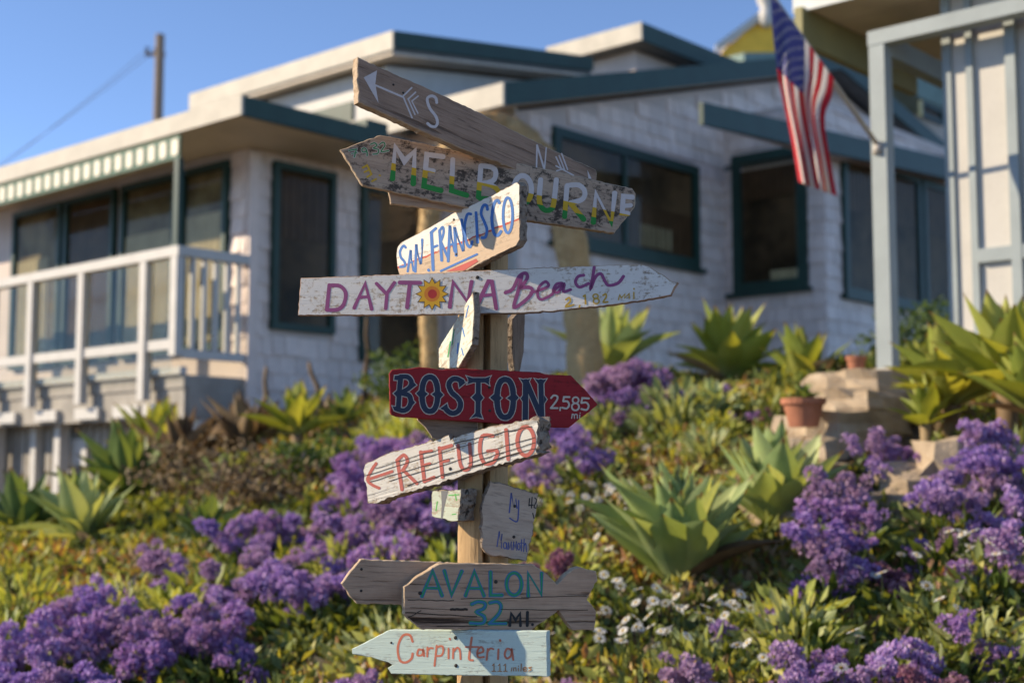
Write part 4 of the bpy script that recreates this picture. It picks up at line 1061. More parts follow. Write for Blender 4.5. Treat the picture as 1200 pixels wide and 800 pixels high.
b.nails([y5([(617, 100)])[0], y5([(620, 251)])[0]], .0042)
b.nails([y5([(270, 127)])[0]], .0026)

# ------------------------------------------------------------------ flag on a slanting pole
fa = at(1030, 172, 8.96)
tip = at(899, -14, 8.35)
fl = empty('flag', fa, 'red, white and blue striped flag drooping from slanted pole on porch post', 'flag')
MB().tube([(0, 0, 0), tip - fa], [.016, .013], 10).build('flagpole', M['metal'], fl, True)
MB().tube([(-.01, .005, -.05), (.0, .0, .03)], [.035, .03], 10).build('bracket', M['metal'], fl, True)
NH, NF = 39, 48
leftE = [(903, -8), (905, 35), (910, 80), (917, 120), (926, 165), (934, 213)]
rightE = [(977, 92), (974, 112), (966, 132), (966, 155), (972, 190), (979, 229)]
ls = smooth_line(leftE, sub=8); rs = smooth_line(rightE, sub=8)
def samp(P, f):
    x = f*(len(P)-1); i = min(int(x), len(P)-2); return P[i].lerp(P[i+1], x-i)
def cloth(h, f):
    a = samp(ls, f); b_ = samp(rs, f)
    hh = h + .10*math.sin(2*math.pi*h*2 + .6)*f*(1-.3*f)
    q = a.lerp(b_, hh)
    q.y += 10*f*(1-f)*math.sin(math.pi*h)*.5
    Y = -.05 + (8.36 + (8.72-8.36)*h) * (1-f) + 8.52*f + .055*math.sin(h*15 + f*2.5)*min(1, f*2.2) + .03*math.sin(h*6+f*9)*f
    return at(q.x, q.y, Y) - fa
grid = [[cloth(i/NH, j/NF) for j in range(NF+1)] for i in range(NH+1)]
t = NT('flag_red'); M['f_red'] = leafy('flag_red_cloth', [(0, (.60, .04, .06, 1)), (1, (.64, .05, .07, 1))], .5, .8, tcol=(1, 1, 1, 1))
M['f_white'] = leafy('flag_white_cloth', [(0, (.80, .76, .72, 1)), (1, (.84, .80, .76, 1))], .5, .8, tcol=(1, 1, 1, 1))
M['f_blue'] = leafy('flag_blue_cloth', [(0, (.09, .10, .30, 1)), (1, (.10, .11, .33, 1))], .45, .8, tcol=(1, 1, 1, 1))
FC = int(NF*.40); HC = 21
def patch(i0, i1, j0, j1, name, mat, par):
    V = [tuple(grid[i][j]) for i in range(i0, i1+1) for j in range(j0, j1+1)]; w = j1-j0+1
    Fc = [((i*w+j), (i*w+j+1), ((i+1)*w+j+1), ((i+1)*w+j)) for i in range(i1-i0) for j in range(j1-j0)]
    me = bpy.data.meshes.new(name); me.from_pydata(V, [], Fc)
    o = link_mesh(name, me, mat, par, True)
    md = o.modifiers.new('thick', 'SOLIDIFY'); md.thickness = .002
    return o
for k in range(13):
    j0 = FC if k < 7 else 0
    patch(k*3, k*3+3, j0, NF, 'stripe', M['f_red'] if k % 2 == 0 else M['f_white'], fl)
can = patch(0, HC, 0, FC, 'canton', M['f_blue'], fl)
ms = MB()
for r_ in range(9):
    for c_i in range(6 if r_ % 2 == 0 else 5):
        hh = (r_+.7)/9.4*HC/NH; ff = ((c_i + (.5 if r_ % 2 == 0 else 1))/6)*FC/NF
        p = Vector(cloth(hh, ff)); e1 = (Vector(cloth(hh+.01, ff))-p).normalized(); e2 = (Vector(cloth(hh, ff+.01))-p).normalized(); nn = e1.cross(e2).normalized()
        if nn.y > 0: nn = -nn
        poly = [p + nn*.0035 + (e1*math.sin(math.pi*i/5) + e2*math.cos(math.pi*i/5))*(.017 if i % 2 == 0 else .007) for i in range(10)]
        k0 = len(ms.v); ms.v += [tuple(q) for q in poly]; ms.f.append(tuple(range(k0, k0+10)))
tag(ms.build('stars', M['f_white'], can), kind='stuff')

# ------------------------------------------------------------------ stone steps and rocks by the porch
t = NT('sandstone'); v = t.coord('Object'); n = t.noise(v, 5, 6); n2 = t.noise(v, 40, 6, .7)
cs = t.ramp(n, [(.3, (.30, .23, .155, 1)), (.55, (.46, .36, .25, 1)), (.75, (.55, .46, .34, 1))])
t.bump(n2, .7, .02); M['sand'] = t.set(t.mix(t.math('MULTIPLY', n2, .4), cs, (.22, .17, .12, 1)), .9, .2)
def stone_mesh(name, w, d, h, seed, rough=.12, cuts=3):
    r = random.Random(seed); bm = bmesh.new()
    bmesh.ops.create_cube(bm, size=1)
    bmesh.ops.subdivide_edges(bm, edges=bm.edges, cuts=cuts, use_grid_fill=True)
    for vv in bm.verts:
        p = vv.co.copy(); q = p.normalized()*.62
        p = p.lerp(q, .35)
        p *= 1 + r.uniform(-rough, rough)
        vv.co = Vector((p.x*w, p.y*d, (p.z+.5)*h))
    me = bpy.data.meshes.new(name); bm.to_mesh(me); bm.free()
    return me
steps = empty('stone_steps', (1.95, 8.0, g1(1.95, 8.0)), 'sunlit sandstone garden steps climbing to the porch', 'steps')
stp = [(950, 585, 7.15, .62, .46), (945, 552, 7.5, .60, .46), (955, 522, 7.85, .72, .5), (985, 492, 8.2, .78, .5), (1010, 466, 8.55, .80, .5), (1022, 444, 8.85, .85, .55)]
for i, (px, py, Y, w, d) in enumerate(stp):
    p = at(px, py, Y)
    o = link_mesh('step', stone_mesh('step', w, d, .30, 40+i, .10, 4), M['sand'], steps, False)
    o.location = (p.x - steps.location.x, p.y - steps.location.y, p.z - .26 - steps.location.z); o.rotation_euler = (0, 0, RZ + random.uniform(-.15, .15))
rk = [(1085, 575, 6.9, .34, .22), (1120, 560, 7.0, .40, .26), (1050, 590, 6.8, .25, .16), (1185, 560, 6.9, .30, .22), (905, 560, 7.6, .22, .14), (925, 585, 7.2, .20, .12), (890, 540, 7.9, .18, .12), (1165, 585, 6.6, .24, .16), (1015, 610, 6.6, .2, .12),
      (150, 680, 6.9, .14, .09), (110, 672, 7.1, .11, .08), (200, 690, 6.8, .10, .07), (860, 555, 7.8, .14, .1)]
rlab = ['large cream boulder among purple flowers below the porch', 'broad cream boulder beside the steps under the yellow green agaves', 'small cream rock at the foot of the steps', 'cream boulder at the right edge behind purple flowers', 'cream rock left of the steps below the terracotta pot',
        'low cream rock at the left foot of the steps', 'pale rock left of the garden steps in shade', 'cream rock low at the right edge among flowers', 'small pale rock beside the dark agave', 'tan stone in the flower bed at left', 'small tan stone left of its larger neighbour at left', 'little tan stone among purple flowers at left', 'small pale stone behind the large agave']
for i, (px, py, Y, w, h) in enumerate(rk):
    p = at(px, py, Y); z = min(p.z, g1(p.x, p.y) + h*.7)
    o = link_mesh('rock', stone_mesh('rock', w*1.5, w, h*1.5, 90+i, .16), M['sand'], None, False)
    o.location = (p.x, Y, g1(p.x, Y) - h*.3); o.rotation_euler = (0, 0, i*1.3)
    tag(o, rlab[i], 'rock', 'rocks in the flower bed')

# ------------------------------------------------------------------ agaves
def leaf_mesh(name, curve, width, seg=8, chan=.25, cross=4):
    V = []; Fc = []
    for i in range(seg+1):
        s = i/seg
        w = width*(.45 + .55*math.sin(min(1, s/.5)*math.pi/2))*(1 if s < .45 else math.cos((s-.45)/.55*math.pi/2)**1.25) + .002
        a = curve*(s**1.6)
        x = math.sin(a)/max(a, 1e-3)*s if a > 1e-3 else s
        x = s - .18*abs(curve)*s*s*.6; z = -.5*curve*s*s
        for j in range(cross+1):
            u = j/cross*2-1
            V.append((x, u*w*.5, z + chan*w*abs(u)**1.5))
    c = cross+1
    for i in range(seg):
        for j in range(cross): Fc.append((i*c+j, i*c+j+1, (i+1)*c+j+1, (i+1)*c+j))
    me = bpy.data.meshes.new(name); me.from_pydata(V, [], Fc)
    me.polygons.foreach_set('use_smooth', [True]*len(me.polygons)); return me
GREEN = [(.25, (.25, .34, .14, 1)), (.5, (.38, .46, .20, 1)), (.8, (.52, .57, .29, 1))]
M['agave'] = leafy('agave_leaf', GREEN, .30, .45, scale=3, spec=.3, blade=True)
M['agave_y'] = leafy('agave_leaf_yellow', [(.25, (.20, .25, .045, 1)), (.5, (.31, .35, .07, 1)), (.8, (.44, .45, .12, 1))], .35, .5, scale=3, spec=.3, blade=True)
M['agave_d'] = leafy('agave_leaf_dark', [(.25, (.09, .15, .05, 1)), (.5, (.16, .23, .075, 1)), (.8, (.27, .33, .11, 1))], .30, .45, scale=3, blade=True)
M['dry'] = leafy('dried_leaf', [(.25, (.10, .06, .03, 1)), (.5, (.21, .14, .075, 1)), (.8, (.34, .25, .14, 1))], .2, .8, scale=5, tcol=(1.1, 1, .8, 1))
LM = {}
for mk in ('agave', 'agave_y', 'agave_d', 'dry'):
    LM[mk] = []
    for cv, wd in ((-.20, .27), (-.10, .31), (.10, .33), (.40, .33), (-.05, .2)):
        me = leaf_mesh('leaf', cv, wd); me.materials.append(M[mk]); LM[mk].append(me)
def agave(px, py, Y, R, n, mk, label, group='agaves on the slope', tilt=0, seed=0, h=None, upright=0.0):
    r = random.Random(seed)
    if Y is None:                        # rosette heart sits just above the soil
        Y = ground_hit(px, py, .10)[1]; R = R*Y/F
    p = at(px, py, Y)
    gzz = g1(p.x, Y)
    a = empty('agave_plant', (p.x, Y, gzz), label, 'agave', group)
    hc = p.z - gzz
    hc = max(.02, hc)
    # short trunk up to the rosette heart
    MB().tube([(0, 0, -.06), (0, 0, hc*.5), (0, 0, hc + .02)], [.05*R/.45, .045*R/.45, .05*R/.45], 8).build('stem', M['dry'], a, True)
    for i in range(n):
        f = i/(n-1); az = i*2.39996 + r.uniform(-.2, .2)
        el = math.radians(88 - (78 - 26*upright)*f**1.3 + r.uniform(-7, 7))
        ln = R*(.86 + .2*math.sin(min(1, f*1.25)*math.pi*.5)) * r.uniform(.80, 1.12)
        me = LM['dry' if f > .93 and r.random() < .4 and mk != 'dry' else mk][min(3, max(0, (0 if f < .18 else 1 if f < .5 else 2 if f < .8 else 3) + r.choice((-1, 0, 0, 0, 1))))]
        o = bpy.data.objects.new('leaf', me); col.objects.link(o); o.parent = a
        o.location = (0, 0, hc + .03*(1-f)); o.scale = (ln, ln*(r.uniform(.8, 1.2)), ln*r.uniform(.5, 1.6))
        o.rotation_euler = (r.uniform(-.4, .4), -el, az)
        o.rotation_mode = 'XYZ'
    return a
agave(797, 690, None, 150, 64, 'agave', 'large pale green agave rosette in front, nearest the signpost', seed=1, upright=1.15)
agave(908, 622, None, 118, 48, 'agave', 'green agave rosette just right of the largest agave, before the steps', seed=2, upright=1.2)
agave(852, 446, 10.6, .60, 40, 'agave_y', 'agave rosette against the white wall left of the window bay', seed=3, upright=.6)
agave(940, 455, 10.0, .46, 34, 'agave_y', 'smaller agave beside the terracotta pot by the wall', seed=4, upright=.7)
agave(718, 442, 10.95, .66, 26, 'agave', 'tall leaved agave at the foot of the arched stalk', seed=5, upright=.9)
agave(832, 495, None, 52, 20, 'agave', 'small agave on the slope below the wall agaves', seed=6, upright=.6)
agave(1115, 478, 7.7, .46, 54, 'agave_y', 'yellow green agave right of the porch steps', seed=7, upright=.5)
agave(1180, 462, 7.3, .52, 56, 'agave_y', 'big yellow green agave at the right edge under the porch wall', seed=8, upright=.5)
agave(1085, 500, 7.6, .30, 22, 'agave_y', 'low yellow green agave nearest the steps', seed=9, upright=.3)
agave(1215, 490, 7.0, .42, 40, 'agave_y', 'yellow green agave cut by the right edge', seed=10, upright=.4)
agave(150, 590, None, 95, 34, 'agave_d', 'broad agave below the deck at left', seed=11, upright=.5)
agave(95, 640, None, 92, 32, 'agave', 'agave with lit leaves low at left', seed=12, upright=.2)
agave(348, 512, 11.2, .46, 28, 'agave_y', 'bright agave under the wing wall, left of the signpost', seed=13, upright=.5)
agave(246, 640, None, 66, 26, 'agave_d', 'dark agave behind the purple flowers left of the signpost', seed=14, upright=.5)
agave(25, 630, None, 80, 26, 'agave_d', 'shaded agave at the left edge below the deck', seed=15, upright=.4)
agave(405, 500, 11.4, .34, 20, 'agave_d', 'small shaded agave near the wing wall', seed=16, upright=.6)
agave(215, 560, None, 82, 34, 'dry', 'dried brown agave clump below the deck corner', seed=17, upright=.2)
agave(285, 535, None, 75, 32, 'dry', 'dead brown agave under the deck end, right of the other', seed=18, upright=.1)

# arched dried flower stalk
st_pts = [(688, 446), (684, 400), (676, 330), (664, 262), (650, 218), (634, 186), (610, 160), (582, 147), (554, 150), (530, 172), (511, 212), (503, 260), (501, 320), (502, 380), (505, 436)]
P = [at(x, y, 10.45 - .0*i) for i, (x, y) in enumerate(st_pts)]
P = [Vector(q) for q in P]
P[0].z = g1(P[0].x, P[0].y) - .05
ars = empty('flower_stalk', P[0], 'tan arched dried agave flower stalk behind the signpost', 'flower stalk')
sm = smooth_line(P, sub=6)
rad = [(.145 - .08*(i/(len(sm)-1))**.9) * (1 + .06*math.sin(i*1.7)) for i in range(len(sm))]
M['stalk'] = wood('stalk_fibre', (.42, .28, .13, 1), (.56, .40, .20, 1), (.16, .10, .05, 1), 20, 20, .5, .9)
MB().tube([q - P[0] for q in sm], rad, 14).build('stalk', M['stalk'], ars, True)
fz = MB()
for i in range(10, len(sm)-1):           # dried buds all along
    for k in range(26):
        d = Vector((random.gauss(0, 1), random.gauss(0, 1), random.gauss(0, 1))); tn = (sm[i+1]-sm[i]).normalized()
        d = (d - tn*d.dot(tn)).normalized(); q = sm[i].lerp(sm[i+1], random.random()) - P[0] + d*rad[i]*.9; e = d*random.uniform(.02, .045) + tn*random.uniform(-.015, .03)
        w = tn.cross(d)*.008
        kk = len(fz.v); fz.v += [tuple(q-w), tuple(q+w), tuple(q+e+w*.6), tuple(q+e-w*.6)]; fz.f.append((kk, kk+1, kk+2, kk+3))
tag(fz.build('buds', M['stalk'], ars), kind='stuff')

# ------------------------------------------------------------------ terracotta pots
def pot(px, py, Y, r, h, label, plant):
    p = at(px, py, Y)
    o = empty('flower_pot', p, label, 'flower pot', 'terracotta pots by the steps')
    MB().lathe([(r*.68, 0), (r*.93, h*.78), (r*1.05, h*.79), (r*1.07, h), (r*.95, h), (r*.9, h*.86), (.01, h*.85)], 24).build('pot', M['terracotta'], o)
    MB().lathe([(r*.88, h*.86), (r*.6, h*.9), (.01, h*.92)], 16).build('soil', M['soil'], o)
    if plant:
        for i in range(14):
            c = bpy.data.objects.new('leaf', LM['agave_d'][1 + i % 3]); col.objects.link(c); c.parent = o
            c.location = (0, 0, h*.9); s_ = r*random.uniform(.8, 1.3); c.scale = (s_, s_*1.3, s_); c.rotation_euler = (0, -random.uniform(.3, 1.3), i*2.4)
    return o
pot(942, 500, 7.75, .12, .16, 'wide terracotta pot with a dark plant beside the steps', True)
pot(1004, 441, 9.15, .065, .135, 'narrow terracotta pot at the top of the steps', False)

# ------------------------------------------------------------------ leafy shrub behind the porch post
def quads_mesh(name, C, D, W, L_, tint, fold=.25):
    """many leaves: centres C, directions D, widths, lengths; 2 quads folded along the midrib"""
    n = len(C)
    D = D/np.linalg.norm(D, axis=1, keepdims=True)
    up = rng.normal(size=(n, 3)); side = np.cross(D, up); side /= np.linalg.norm(side, axis=1, keepdims=True); nr = np.cross(side, D)
    a = C; tipp = C + D*L_[:, None]; mid = C + D*(L_*.5)[:, None]
    l = mid + side*(W*.5)[:, None] + nr*(W*fold)[:, None]; r = mid - side*(W*.5)[:, None] + nr*(W*fold)[:, None]
    V = np.stack([a, l, tipp, r], 1).reshape(-1, 3)
    me = bpy.data.meshes.new(name)
    me.vertices.add(4*n); me.vertices.foreach_set('co', V.ravel())
    idx = np.arange(n)*4
    tri = np.stack([idx, idx+2, idx+1, idx, idx+3, idx+2], 1).ravel()
    me.loops.add(6*n); me.loops.foreach_set('vertex_index', tri)
    me.polygons.add(2*n); me.polygons.foreach_set('loop_start', np.arange(2*n)*3); me.polygons.foreach_set('loop_total', np.full(2*n, 3))
    at_ = me.attributes.new('tint', 'FLOAT', 'POINT'); at_.data.foreach_set('value', np.repeat(tint, 4))
    me.update(); me.validate()
    return me
def rdir(n, zb=.5):
    d = rng.normal(size=(n, 3)); d[:, 2] = np.abs(d[:, 2])*.8 + zb; return d
M['shrub'] = leafy('shrub_leaf', [(0, (.03, .06, .015, 1)), (.5, (.07, .12, .03, 1)), (1, (.14, .2, .05, 1))], .3, .5, 'tint')
def shrub(px, py, Y, r, h, label, n=1500, mat='shrub'):
    p = at(px, py, Y); z = g1(p.x, Y)
    o = empty('shrub', (p.x, Y, z), label, 'shrub')
    c = rng.normal(size=(n, 3)); c /= np.linalg.norm(c, axis=1, keepdims=True)
    c *= (rng.random(n)**.35*(1 + .25*np.sin(c[:, 0]*5 + c[:, 2]*7)))[:, None]
    C = c*np.array([r, r, h*.5]) + np.array([0, 0, h*.55])
    link_mesh('foliage', quads_mesh('foliage', C, rdir(n, .2), np.full(n, .03), rng.uniform(.05, .09, n), rng.random(n)), M[mat], o)
    MB().tube([(0, 0, -.05), (0, 0, h*.5)], [.03, .015], 6).build('stem', M['dry'], o)
shrub(1085, 430, 12.0, .50, .62, 'dark green shrub behind the porch post', 1800)
M['dryshrub'] = leafy('dry_shrub_leaf', [(0, (.07, .045, .025, 1)), (.5, (.19, .13, .07, 1)), (1, (.36, .28, .17, 1))], .2, .8, 'tint', tcol=(1.1, 1, .8, 1))
shrub(235, 560, 10.2, .50, .55, 'tangle of dry brown leaves below the deck corner', 800, 'dryshrub')
agave(182, 548, None, 80, 30, 'agave_y', 'sunlit agave below the deck corner, left of the dry tangle', seed=21, upright=.9)
agave(262, 585, None, 60, 24, 'agave', 'pale agave in front of the dry tangle at left', seed=22, upright=.8)
shrub(305, 575, 9.3, .40, .45, 'dry brown brush above the purple drift at left', 800, 'dryshrub')
shrub(365, 560, 9.8, .34, .42, 'dark low shrub in shade left of the signpost', 1000)
shrub(470, 470, 12.4, .35, .6, 'small dark shrub at the foot of the wing wall', 900)

# bare reddish stems by the wing wall
for i, (px, y0_, y1_, lean) in enumerate(((428, 470, 372, 3), (305, 470, 430, 8), (385, 470, 425, -22))):
    a = at(px, y0_, 12.6); bq = at(px + lean, y1_, 12.6)
    o = empty('bare_stem', (a.x, a.y, g1(a.x, a.y)), ['tall thin reddish brown stalk against the wing wall', 'short reddish brown stalk below the deck end', 'bent grey twig before the wing wall'][i], 'stalk', 'bare stalks by the wing wall')
    A = Vector((0, 0, -.05)); B = bq - o.location
    pts = [A.lerp(B, k/6) + Vector((.015*math.sin(k*2), .01*math.cos(k*3), 0)) for k in range(7)]
    MB().tube(pts, [.035 - .003*k for k in range(7)], 7).build('stem', M['dry'], o, True)

# ------------------------------------------------------------------ ground cover (uncountable)
def gcover(name, label, colors, ntuft, region, leaves=14, lsize=(.024, .05), hgt=(.04, .16), dens=None, transl=.35):
    xs_ = []; ys_ = []
    x0, x1, y0, y1_ = region
    while len(xs_) < ntuft:
        x = rng.uniform(x0, x1, 4000); y = rng.uniform(y0, y1_, 4000)
        keep = (np.abs(x) < y*.40 + .25)
        if dens is not None: keep &= rng.random(4000) < dens(x, y)
        xs_ += x[keep].tolist(); ys_ += y[keep].tolist()
    x = np.array(xs_[:ntuft]); y = np.array(ys_[:ntuft]); z = gz(x, y)
    clump = .5 + .5*np.sin(x*5.1 + 2*np.sin(y*3.7))*np.sin(y*4.3 + 2*np.sin(x*2.6))
    hh = hgt[0] + (hgt[1]-hgt[0])*(clump*.7 + .3*rng.random(ntuft))
    tone = np.clip(.5 + .35*np.sin(x*2.3 + y*1.7 + 1.5*np.sin(y*2.1)) + rng.normal(0, .22, ntuft), 0, 1)
    n = ntuft*leaves
    X = np.repeat(x, leaves) + rng.normal(0, .045, n); Y = np.repeat(y, leaves) + rng.normal(0, .045, n)
    Zc = np.repeat(z, leaves) + np.repeat(hh, leaves)*rng.random(n)**.7
    T = np.clip(np.repeat(tone, leaves) + rng.normal(0, .14, n), 0, 1)
    Ls = rng.uniform(lsize[0], lsize[1], n)*(1 + .05*np.repeat(y, leaves))
    me = quads_mesh(name, np.stack([X, Y, Zc], 1), rdir(n, .35), Ls*rng.uniform(.3, .75, n), Ls*np.repeat(rng.uniform(.6, 1.7, ntuft), leaves), T)
    m = leafy(name + '_leaf', colors, transl, .5, 'tint')
    o = link_mesh(name, me, m)
    return tag(o, label, 'ground cover', None, 'stuff')
def steps_clear(x, y):        # keep the steps free
    c = 1.62 + (y - 7.1)*.38
    return np.where((y > 6.9) & (y < 9.5) & (np.abs(x - c) < .50), np.where(y > 7.6, .0, .15), 1.0)*np.where(y < 4.2, .35, 1)
gcover('ground_cover', 'yellow green succulent ground cover over the slope', [(0, (.12, .15, .03, 1)), (.3, (.20, .24, .045, 1)), (.6, (.34, .36, .07, 1)), (.84, (.46, .42, .11, 1)), (.93, (.36, .19, .09, 1)), (1, (.24, .13, .07, 1))], 9000, (-5, 5, 3.9, 12.5), hgt=(.03, .27), dens=steps_clear)
gcover('dark_undergrowth', 'dark green undergrowth between the flowers', [(0, (.07, .10, .03, 1)), (.5, (.13, .17, .05, 1)), (1, (.21, .25, .08, 1))], 3600, (-5.5, 4.5, 4.2, 11.5), leaves=14, lsize=(.03, .06), hgt=(.05, .22), dens=steps_clear, transl=.25)
gcover('dry_litter', 'dry brown stems and leaf litter on the slope', [(0, (.10, .065, .035, 1)), (.5, (.22, .155, .09, 1)), (1, (.40, .31, .2, 1))], 5200, (-6, 4.5, 4.0, 13), leaves=12, lsize=(.035, .075), hgt=(.02, .16), dens=steps_clear, transl=.15)

# ------------------------------------------------------------------ statice: purple papery flower heads
def head_mesh(seed, kind):
    r = np.random.default_rng(seed)
    lobes = 8 + seed % 3
    C = []; D = []
    for k in range(lobes):
        a = 2*math.pi*k/lobes + r.uniform(0, .6); q = r.uniform(.3, 1)*.68 if k else 0
        c0 = np.array([math.cos(a)*q, math.sin(a)*q*.9, r.uniform(-.38, .3)]); rr = r.uniform(.24, .40)
        m = 46
        d = r.normal(size=(m, 3)); d[:, 2] = np.abs(d[:, 2])*.9 - .15; d /= np.linalg.norm(d, axis=1, keepdims=True)
        C.append(c0 + d*rr*np.array([1, 1, .75])*r.uniform(.75, 1, (m, 1))); D.append(d + r.normal(0, .35, (m, 3)))
    C = np.concatenate(C); D = np.concatenate(D); n = len(C)
    return quads_mesh('flower_head', C - .06*D, D, r.uniform(.13, .2, n), r.uniform(.14, .22, n), np.clip(r.normal(.5, .25, n), 0, 1), .3)
PCOL = {'purple': [(0, (.30, .18, .40, 1)), (.5, (.46, .30, .57, 1)), (1, (.63, .50, .70, 1))],
        'lilac': [(0, (.27, .14, .35, 1)), (.5, (.42, .25, .50, 1)), (1, (.56, .40, .62, 1))],
        'violet': [(0, (.22, .13, .37, 1)), (.5, (.36, .23, .52, 1)), (1, (.52, .40, .66, 1))],
        'faded': [(0, (.20, .07, .11, 1)), (.5, (.30, .13, .19, 1)), (1, (.40, .24, .27, 1))]}
HM = {}
for kk, cols in PCOL.items():
    mm = leafy('statice_' + kk, cols, .35, .8, 'tint', tcol=(1.1, 1, 1.15, 1), spec=.1, objvar=(.40, .27, .36, 1))
    HM[kk] = []
    for s_ in range(5):
        me = head_mesh(s_ + 10*len(HM), kk); me.materials.append(mm); HM[kk].append(me)
M['statice_leaf'] = leafy('statice_leaf', [(0, (.05, .08, .02, 1)), (.5, (.10, .15, .035, 1)), (1, (.2, .24, .06, 1))], .3, .5, 'tint')
def base_leaves(r, n, h):
    a = rng.uniform(0, 2*math.pi, n); d = np.stack([np.cos(a), np.sin(a), rng.uniform(.2, 1.1, n)], 1)
    q = rng.random(n)**.5*r*.5
    C = np.stack([np.cos(a)*q, np.sin(a)*q, rng.uniform(0, h*.5, n)], 1)
    return quads_mesh('foliage', C, d, rng.uniform(.03, .05, n), rng.uniform(.08, .16, n), rng.random(n))
FOL = []
for k in range(4):
    me = base_leaves(.26, 90, .3); me.materials.append(M['statice_leaf']); FOL.append(me)
stem_m = M['statice_leaf']
def statice(px, py, kind, label, group, nh=7, spread=.19, hs=.084, h=.36, Y=None):
    if Y is None: x, Y = ground_hit(px, py, h)
    else: x = at(px, py, Y).x
    z = g1(x, Y); top = at(px, py, Y).z - z
    top = max(.16, top)
    o = empty('statice_plant', (x, Y, z), label, 'flowering plant', group)
    f = bpy.data.objects.new('foliage', random.choice(FOL)); col.objects.link(f); f.parent = o
    f.rotation_euler = (0, 0, random.uniform(0, 6.28)); s_ = random.uniform(.85, 1.2); f.scale = (s_, s_, max(.5, top/.36))
    stems = MB()
    for i in range(nh):
        a = i*2.4 + random.uniform(-.4, .4); q = spread*math.sqrt((i+.2)/nh)
        e = Vector((math.cos(a)*q, math.sin(a)*q*.9, top*random.uniform(.42, 1.1) - q*.2))
        stems.tube([(e.x*.15, e.y*.15, 0), (e.x*.55, e.y*.55, e.z*.55), (e.x, e.y, e.z - .01)], [.004, .0035, .0025], 5, False)
        hd = bpy.data.objects.new('flower_head', random.choice(HM[kind if random.random() < .75 else random.choice(('lilac', 'purple', 'violet') if kind != 'faded' else ('faded', 'lilac'))])); col.objects.link(hd); hd.parent = o
        s_ = hs*random.uniform(.8, 1.25); hd.scale = (s_*1.1, s_*1.1, s_*random.uniform(1.1, 1.7)); hd.location = e; hd.rotation_euler = (random.uniform(-.8, .8), random.uniform(-.8, .8), random.uniform(0, 6.28))
    stems.build('stems', stem_m, o)
    return o
LEFT = [(12, 745), (45, 775), (62, 722), (95, 705), (25, 795), (102, 762), (80, 795), (128, 690), (150, 735), (190, 650), (185, 705), (222, 742), (232, 695), (258, 668), (290, 648), (275, 615), (312, 606), (300, 690), (272, 725), (342, 630), (352, 600), (330, 660),
        (382, 622), (402, 600), (422, 612), (400, 650), (470, 618), (455, 640), (372, 668), (10, 715), (425, 665), (60, 745), (240, 720), (345, 675)]
LEFT = [q for i, q in enumerate(LEFT) if i % 6 != 5]
for i, (px, py) in enumerate(LEFT):
    statice(px, py, ('purple', 'violet', 'purple', 'lilac')[i % 4], 'purple statice in the dense drift left of the signpost', 'statice drift left of the signpost', 5 + i % 2)
for i, (px, py) in enumerate([(436, 520), (412, 548), (462, 508), (480, 540), (445, 560), (500, 585), (478, 585)]):
    statice(px, py, ('lilac', 'purple')[i % 2], 'lilac statice higher up the slope, just left of the signpost', 'statice up slope left of the signpost', 9, hs=.105, spread=.26, h=.45)
for i, (px, py) in enumerate([(735, 435), (757, 458), (718, 465), (745, 480), (800, 478), (820, 470)]):
    statice(px, py, ('lilac', 'violet', 'purple')[i % 3], 'purple statice by the foot of the arched stalk', 'statice by the arched stalk', 10, hs=.115, spread=.26, h=.5, Y=9.2 + (i % 3)*.15)
for i, (px, py) in enumerate([(665, 500), (640, 542), (690, 515), (652, 655)]):
    statice(px, py, ('violet', 'purple', 'violet', 'faded')[i], ['violet statice just right of the red board', 'purple statice beside the right end of the REFUGIO board', 'violet statice behind the point of the red board', 'faded pink statice right of the square driftwood sign'][i], 'statice right of the signpost', 5, spread=.13)
RIGHT = [(992, 568), (985, 598), (968, 622), (1030, 522), (1062, 512), (1082, 560), (1102, 582), (1150, 572), (1180, 562), (1162, 612), (1186, 530), (1132, 512), (1165, 500), (1130, 545), (1040, 565), (1195, 590)]
RIGHT = [q for q in RIGHT if q not in ((1082, 560), (1150, 572), (1195, 590), (1040, 565))]
for i, (px, py) in enumerate(RIGHT):
    statice(px, py, ('purple', 'lilac', 'violet')[i % 3], 'purple statice among the boulders below the porch', 'statice below the porch', 5 + i % 3, spread=.16, hs=.085, h=.42)
FRONT = [(1150, 728, 'lilac', 'round lilac statice low near the right edge'), (1000, 785, 'purple', 'purple statice in front at the bottom, right of the largest agave'), (950, 768, 'lilac', 'lilac statice at the bottom below the darker agave'), (803, 782, 'purple', 'purple statice at the bottom below the largest agave'),
         (872, 706, 'purple', 'small purple statice at the foot of the largest agave'), (1070, 765, 'purple', 'purple statice at the bottom right beside the reddish one'), (1108, 786, 'faded', 'reddish faded statice at the bottom right'), (1045, 650, 'faded', 'faded pink statice in the middle of the right bed'),
         (960, 655, 'violet', 'small violet statice below the darker agave'), (925, 795, 'purple', 'purple statice cut by the bottom edge'), (660, 785, 'faded', 'dull pink statice right of the mint board'), (1180, 795, 'lilac', 'lilac statice in the bottom right corner'), (405, 790, 'lilac', 'lilac statice left below the mint board'), (1050, 790, 'faded', 'reddish dried statice at the bottom')]
for px, py, kd, lb in FRONT:
    statice(px, py, kd, lb, 'statice at the front of the bed', 4 if kd == 'faded' else 6, spread=.11, hs=.066, h=.30)
for i, (px, py) in enumerate([(880, 478), (895, 492), (960, 470)]):
    statice(px, py, 'faded' if i else 'lilac', ['lilac statice left of the terracotta pot', 'faded statice left of the terracotta pot', 'dark faded statice behind the terracotta pot'][i], 'statice by the terracotta pot', 5, spread=.16, hs=.07, h=.4, Y=8.8)

